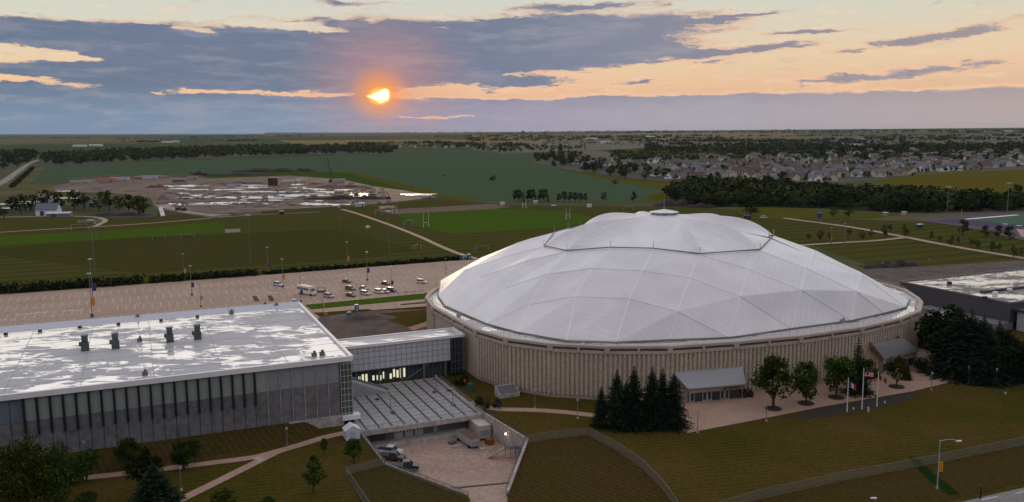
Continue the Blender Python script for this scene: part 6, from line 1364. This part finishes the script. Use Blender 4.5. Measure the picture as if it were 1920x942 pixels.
# ------------------------------------------------------------------ building site
site = [(95, 352), (170, 334), (300, 329), (400, 335), (545, 330), (640, 337), (700, 350), (760, 358), (822, 370), (790, 374), (700, 384), (640, 388), (560, 392), (430, 401), (400, 407), (345, 402), (292, 392), (282, 372), (200, 362), (110, 362)]
sheet('site_ground', site, mudpale, z=.30)
sheet('site_spur', [(345, 402), (400, 396), (440, 404), (400, 410)], mudpale, z=.32)
rs = random.Random(17); zz_ = .36
def blobsheet(name, px, py, w, h, m, z):
    n = 22; a0 = rs.uniform(0, 6); pts = []
    for k in range(n):
        a = 6.283 * k / n; r_ = 1 + .28 * math.sin(2 * a + a0) + .22 * math.sin(5 * a + a0 * 2) + rs.uniform(-.14, .14); pts.append((px + w * r_ * math.cos(a), py + h * r_ * math.sin(a)))
    sheet(name, pts, m, z=z)
for k in range(34):
    x = rs.uniform(310, 690); y = rs.uniform(345, 384)
    blobsheet('puddle', x, y, rs.uniform(5, 34), rs.uniform(.5, 1.5), puddle, .40 + k * .006)
for (x, y, w, h) in [(500, 361, 55, 1.4), (420, 357, 34, 1.5), (470, 372, 80, 1.6), (410, 383, 55, 2.2), (565, 368, 60, 1.2), (610, 385, 36, 2.2), (560, 353, 14, 1), (675, 367, 22, 2.4), (330, 385, 16, 2.4), (785, 366, 26, 2.0), (380, 372, 40, 1.2), (350, 350, 26, 1.5), (480, 353, 30, 1.2)]: blobsheet('puddle', x, y, w, h, puddle, .62 + rs.random() * .05)
for (x, y, w, h) in [(115, 373, 30, 1.6), (30, 384, 28, 2.2), (60, 380, 18, 1.6), (20, 392, 14, 1), (125, 360, 16, 1)]: blobsheet('puddle', x, y, w, h, puddle, .7 + rs.random() * .05)
sheet('concrete_slab', [(297, 391), (304, 389), (310, 406), (302, 408)], whitewash, z=.7)
sheet('site_road', [(290, 388), (315, 383), (335, 394), (390, 404), (420, 404), (400, 408), (340, 400)], mat('gravel', (.28, .24, .22), .9, .3, .2, fine=.6), z=.66)
def mound(px, py, w, d, h, m, label, cat='mound', name='earth_mound'):
    g = G(px, py); b = MB(); nx, ny = 20, 10; rng = random.Random(int(px + py))
    for i in range(nx + 1):
        for j in range(ny + 1):
            u, v_ = i / nx * 2 - 1, j / ny * 2 - 1; r_ = math.hypot(u, v_); zt = h * max(0, 1 - r_ ** 2) ** .8 * (1 + .25 * math.sin(u * 9 + px)) + rng.uniform(-.12, .12) * h * (r_ < .95); b.v.append(g + ex * 0 + Vector((u * w / 2, v_ * d / 2, max(zt, -.05))))
    for i in range(nx):
        for j in range(ny): a = i * (ny + 1) + j; b.f.append((a, a + ny + 1, a + ny + 2, a + 1))
    tag(b.build(name, m, smooth=True), label, cat)
dkm = mat('dark_soil', (.028, .022, .020), .95, .3, .1, fine=.6); brm = mat('brown_soil', (.10, .06, .04), .95, .3, .1, fine=.5)
for (x, y, w, d, h, m, lab) in [(500, 323, 120, 30, 6, dkm, 'long dark soil heap behind the building site'), (570, 322, 40, 20, 5, dkm, 'small dark soil heap right of the long one'), (372, 330, 34, 20, 6, dkm, 'dark soil heap at the back left of the site'), (440, 329, 110, 14, 2.5, dkm, 'low dark soil ridge between two heaps'), (230, 335, 150, 30, 4, brm, 'brown earth heap behind the row of containers'), (345, 332, 60, 20, 3, brm, 'low brown heap right of the containers'), (225, 404, 55, 16, 2.6, dkm, 'dark mulch heap near the farm path'), (650, 374, 90, 20, 3.4, dkm, 'dark rubble heap at the right front of the site'), (455, 345, 70, 24, 2.4, brm, 'brown spoil heap in the middle of the site'), (640, 352, 80, 18, 2.8, brm, 'brown spoil heap beside the crane'),
        (1685, 499, 20, 10, 2.6, dkm, 'dark dirt mound right of the dome'), (1655, 501, 20, 10, 1.8, dkm, 'low dirt mound beside the taller one right of the dome'), (295, 352, 30, 14, 3, brm, 'rusty brown heap at the left of the site'), (1268, 386, 40, 16, 4.5, dkm, 'black soil heap behind the dome hub'), (1315, 389, 26, 12, 3, dkm, 'smaller black heap right of the one behind the hub'), (690, 598, 22, 9, 1.4, dirt, 'low soil heap on the bare plot behind the link building')]:
    mound(x, y, w, d, h, m, lab)
def container(px, py, L_, W_, H_, c_, label, rz=R(8), nm='site_container'):
    g = G(px, py, .4); t = thing(nm, label, 'container', g); m = mat('box_%d_%d' % (px, py), c_, .6, .08, .5); b = MB(); b.box(g + Vector((0, 0, H_ / 2)), (L_, W_, H_), rz); n = int(L_ / .8)
    c, s = math.cos(rz), math.sin(rz)
    for k in range(n): b.box(g + Vector((c, s, 0)) * (-L_ / 2 + L_ * (k + .5) / n) + Vector((s, -c, 0)) * (W_ / 2) + Vector((0, 0, H_ / 2)), (.3, .16, H_ * .9), rz)
    b.build('body', m, t); MB().box(g + Vector((0, 0, H_ + .06)), (L_ + .1, W_ + .1, .12), rz).build('roof', mat('box_roof', (.35, .35, .38), .6, .1, .5), t)
    q = g + Vector((c, s, 0)) * L_ * .3 + Vector((s, -c, 0)) * (W_ / 2 + .15); MB().box(q + Vector((0, 0, 1.1)), (1, .1, 2), rz).build('door', mat('door_dark', (.06, .06, .07), .6, .1, 1), t)
for (x, y, L_, H_, c_, lab) in [(200, 340, 22, 4, (.55, .20, .05), 'orange container at the left of the site row'), (225, 339, 24, 4.5, (.50, .50, .55), 'white container right of the orange one'), (262, 336, 12, 3.5, (.5, .18, .05), 'small orange container behind the heap'), (281, 336, 20, 4.5, (.5, .5, .55), 'white container at the right end of the row'), (150, 344, 24, 3.5, (.40, .40, .43), 'grey container at the far left of the row'), (200, 342, 18, 1.6, (.06, .2, .4), 'low blue skip in front of the orange container'), (336, 341, 16, 3, (.04, .20, .17), 'teal container near the back of the site'), (512, 348, 11, 9, (.06, .045, .04), 'tall brown formwork tower on the site'), (545, 342, 22, 3, (.65, .62, .55), 'bright white container in the middle of the site'), (565, 340, 12, 3, (.65, .62, .55), 'small bright container right of the long bright one'), (635, 342, 16, 4, (.4, .36, .38), 'pale site office right of the crane'), (360, 336, 14, 3, (.35, .33, .36), 'grey site office at the back'), (675, 388, 8, 3, (.5, .5, .5), 'white lorry body at the right front of the site'), (440, 350, 16, 3, (.45, .45, .48), 'pale stack of panels on the site'), (800, 371, 10, 2, (.4, .4, .4), 'low pale hut at the right tip of the site')]:
    container(x, y, L_, 5, H_, c_, lab)
g = G(622, 342); cr = thing('crawler_crane', 'tall dark lattice boom crane standing on the building site', 'crane', g)
MB().box(g + Vector((0, 0, 2.6)), (6, 4, 3)).build('cabin', mat('crane_red', (.16, .05, .04), .6, .1, 1), cr)
for s_ in (-2, 2): MB().box(g + Vector((0, s_, .6)), (7, 1, 1.2)).build('track', darksteel, cr)
b = MB(); top = g + Vector((-4, 0, 31)); fd = g + Vector((0, 0, 4))
for s_ in ((-.6, -.6), (.6, -.6), (.6, .6), (-.6, .6)): b.tube(fd + Vector((s_[0] * 1.5, s_[1] * 1.5, 0)), top + Vector((s_[0], s_[1], 0)), .16, n=4)
for k in range(16): a, c = fd.lerp(top, k / 16), fd.lerp(top, (k + 1) / 16); b.tube(a + Vector((-.8, -.7, 0)), c + Vector((.8, -.7, 0)), .11, n=4).tube(a + Vector((.8, .7, 0)), c + Vector((-.8, .7, 0)), .11, n=4)
b.build('boom', mat('boom_dark', (.06, .055, .06), .6, .1, 1), cr); MB().tube(top, top - Vector((.5, 0, 20)), .1, n=4).build('cable', darksteel, cr)
for (x, y, lab) in [(334, 396, 'dark excavator at the left front of the site'), (345, 397, 'small dark loader right of the excavator'), (668, 368, 'dark excavator at the right of the site'), (728, 374, 'red brown digger at the right tip of the site')]:
    g = G(x, y); t = thing('excavator', lab, 'excavator', g); MB().box(g + Vector((0, 0, 2)), (3.6, 2.6, 2)).build('cab', darksteel, t); MB().box(g + Vector((0, 0, .5)), (4.4, 3, 1)).build('track', rubber, t); MB().beam(g + Vector((1, 0, 2.2)), g + Vector((-.5, 0, 6.5)), .5, .6).beam(g + Vector((-.5, 0, 6.5)), g + Vector((-3.2, 0, 3.5)), .4, .45).build('arm', mat('arm_dark', (.07, .05, .04), .6, .1, 1), t)
cl = MB()
for k in range(360):
    x, y = rs.uniform(300, 720), rs.uniform(342, 388)
    if not inpoly(x, y, site): continue
    g = G(x, y, .3); cl.box(g + Vector((0, 0, .4)), (rs.uniform(.8, 7), rs.uniform(.5, 2.5), rs.uniform(.4, 1.8)), rs.uniform(-.4, .6))
tag(cl.build('site_rubble', mat('rubble_mixed', (.10, .09, .085), .8, .6, .06, col2=(.28, .26, .25))), 'piles of formwork rubble and steel strewn over the building site', 'rubble', kind='stuff')
# farm buildings
def barn(px, py, L_, W_, H_, rh, wc, rc, label, rz=R(6)):
    g = G(px, py); t = thing('farm_building', label, 'barn', g); c, s = math.cos(rz), math.sin(rz); T = lambda x, y, z: g + Vector((x * c - y * s, x * s + y * c, z))
    MB().add([T(-L_ / 2, -W_ / 2, 0), T(L_ / 2, -W_ / 2, 0), T(L_ / 2, W_ / 2, 0), T(-L_ / 2, W_ / 2, 0), T(-L_ / 2, -W_ / 2, H_), T(L_ / 2, -W_ / 2, H_), T(L_ / 2, W_ / 2, H_), T(-L_ / 2, W_ / 2, H_), T(-L_ / 2, 0, H_ + rh), T(L_ / 2, 0, H_ + rh)], [(0, 1, 5, 4), (2, 3, 7, 6), (1, 2, 6, 9, 5), (3, 0, 4, 8, 7)]).build('wall', mat('barn_wall_%d' % px, wc, .7, .08, .3), t)
    b = MB()
    for s_ in (-1, 1):
        q = [T(-L_ / 2 - .4, s_ * (W_ / 2 + .5), H_ - .3), T(L_ / 2 + .4, s_ * (W_ / 2 + .5), H_ - .3), T(L_ / 2 + .4, 0, H_ + rh + .05), T(-L_ / 2 - .4, 0, H_ + rh + .05)]
        if s_ > 0: q = q[::-1]
        b.add(q + [p + Vector((0, 0, .25)) for p in q], [(3, 2, 1, 0), (4, 5, 6, 7), (0, 1, 5, 4), (1, 2, 6, 5), (2, 3, 7, 6), (3, 0, 4, 7)])
    b.build('roof', mat('barn_roof_%d' % px, rc, .6, .08, .3), t); MB().box(T(-L_ * .2, -W_ / 2 - .05, H_ * .4), (3, .1, H_ * .7), rz).build('door', mat('door_dark', (.06, .06, .07)), t)
barn(92, 404, 16, 10, 5, 4.5, (.62, .68, .76), (.12, .15, .20), 'white barn with blue grey roof in the farmyard at left'); barn(112, 407, 18, 5, 3, .8, (.20, .21, .24), (.55, .52, .50), 'low long shed with pale roof beside the white barn', R(4)); barn(178, 386, 10, 8, 3, 2.5, (.2, .2, .2), (.22, .21, .22), 'small grey farm shed among the trees'); barn(86, 378, 12, 9, 4, 3.5, (.4, .38, .36), (.20, .17, .15), 'brown roofed farmhouse behind the white barn')
for (x, y, L_, lab) in [(315, 268, 70, 'far white farm barn in front of a grove'), (330, 267, 40, 'far grey roofed barn behind the white one'), (150, 276, 60, 'far long pale shed by the country road'), (180, 275, 60, 'far long pale shed right of its twin'), (1220, 258, 60, 'far white farm building in the right distance'), (1600, 276, 60, 'large white institutional building behind the suburb'), (1580, 274, 34, 'smaller white wing behind the suburb'), (1135, 270, 40, 'far white warehouse in the town behind the green'), (1110, 262, 60, 'far white hall at the edge of the distant woods'), (1890, 247, 90, 'far white plant on the right horizon')]:
    barn(x, y, L_, 16, 7, 3, (.62, .62, .62), (.5, .5, .52), lab, R(4))

# ------------------------------------------------------------------ haze
hz = MB().box((0, 8000, 49), (44000, 32000, 104)); hz = hz.build('haze', bpy.data.materials.new('haze_air'))
hm = hz.data.materials[0]; hm.use_nodes = True; hm.node_tree.nodes.clear(); pv_ = hm.node_tree.nodes.new('ShaderNodeVolumePrincipled'); ho = hm.node_tree.nodes.new('ShaderNodeOutputMaterial'); hm.node_tree.links.new(pv_.outputs[0], ho.inputs['Volume'])
pv_.inputs['Color'].default_value = (.62, .72, .85, 1); pv_.inputs['Density'].default_value = 0.000012; pv_.inputs['Anisotropy'].default_value = .2
tag(hz, kind='stuff')
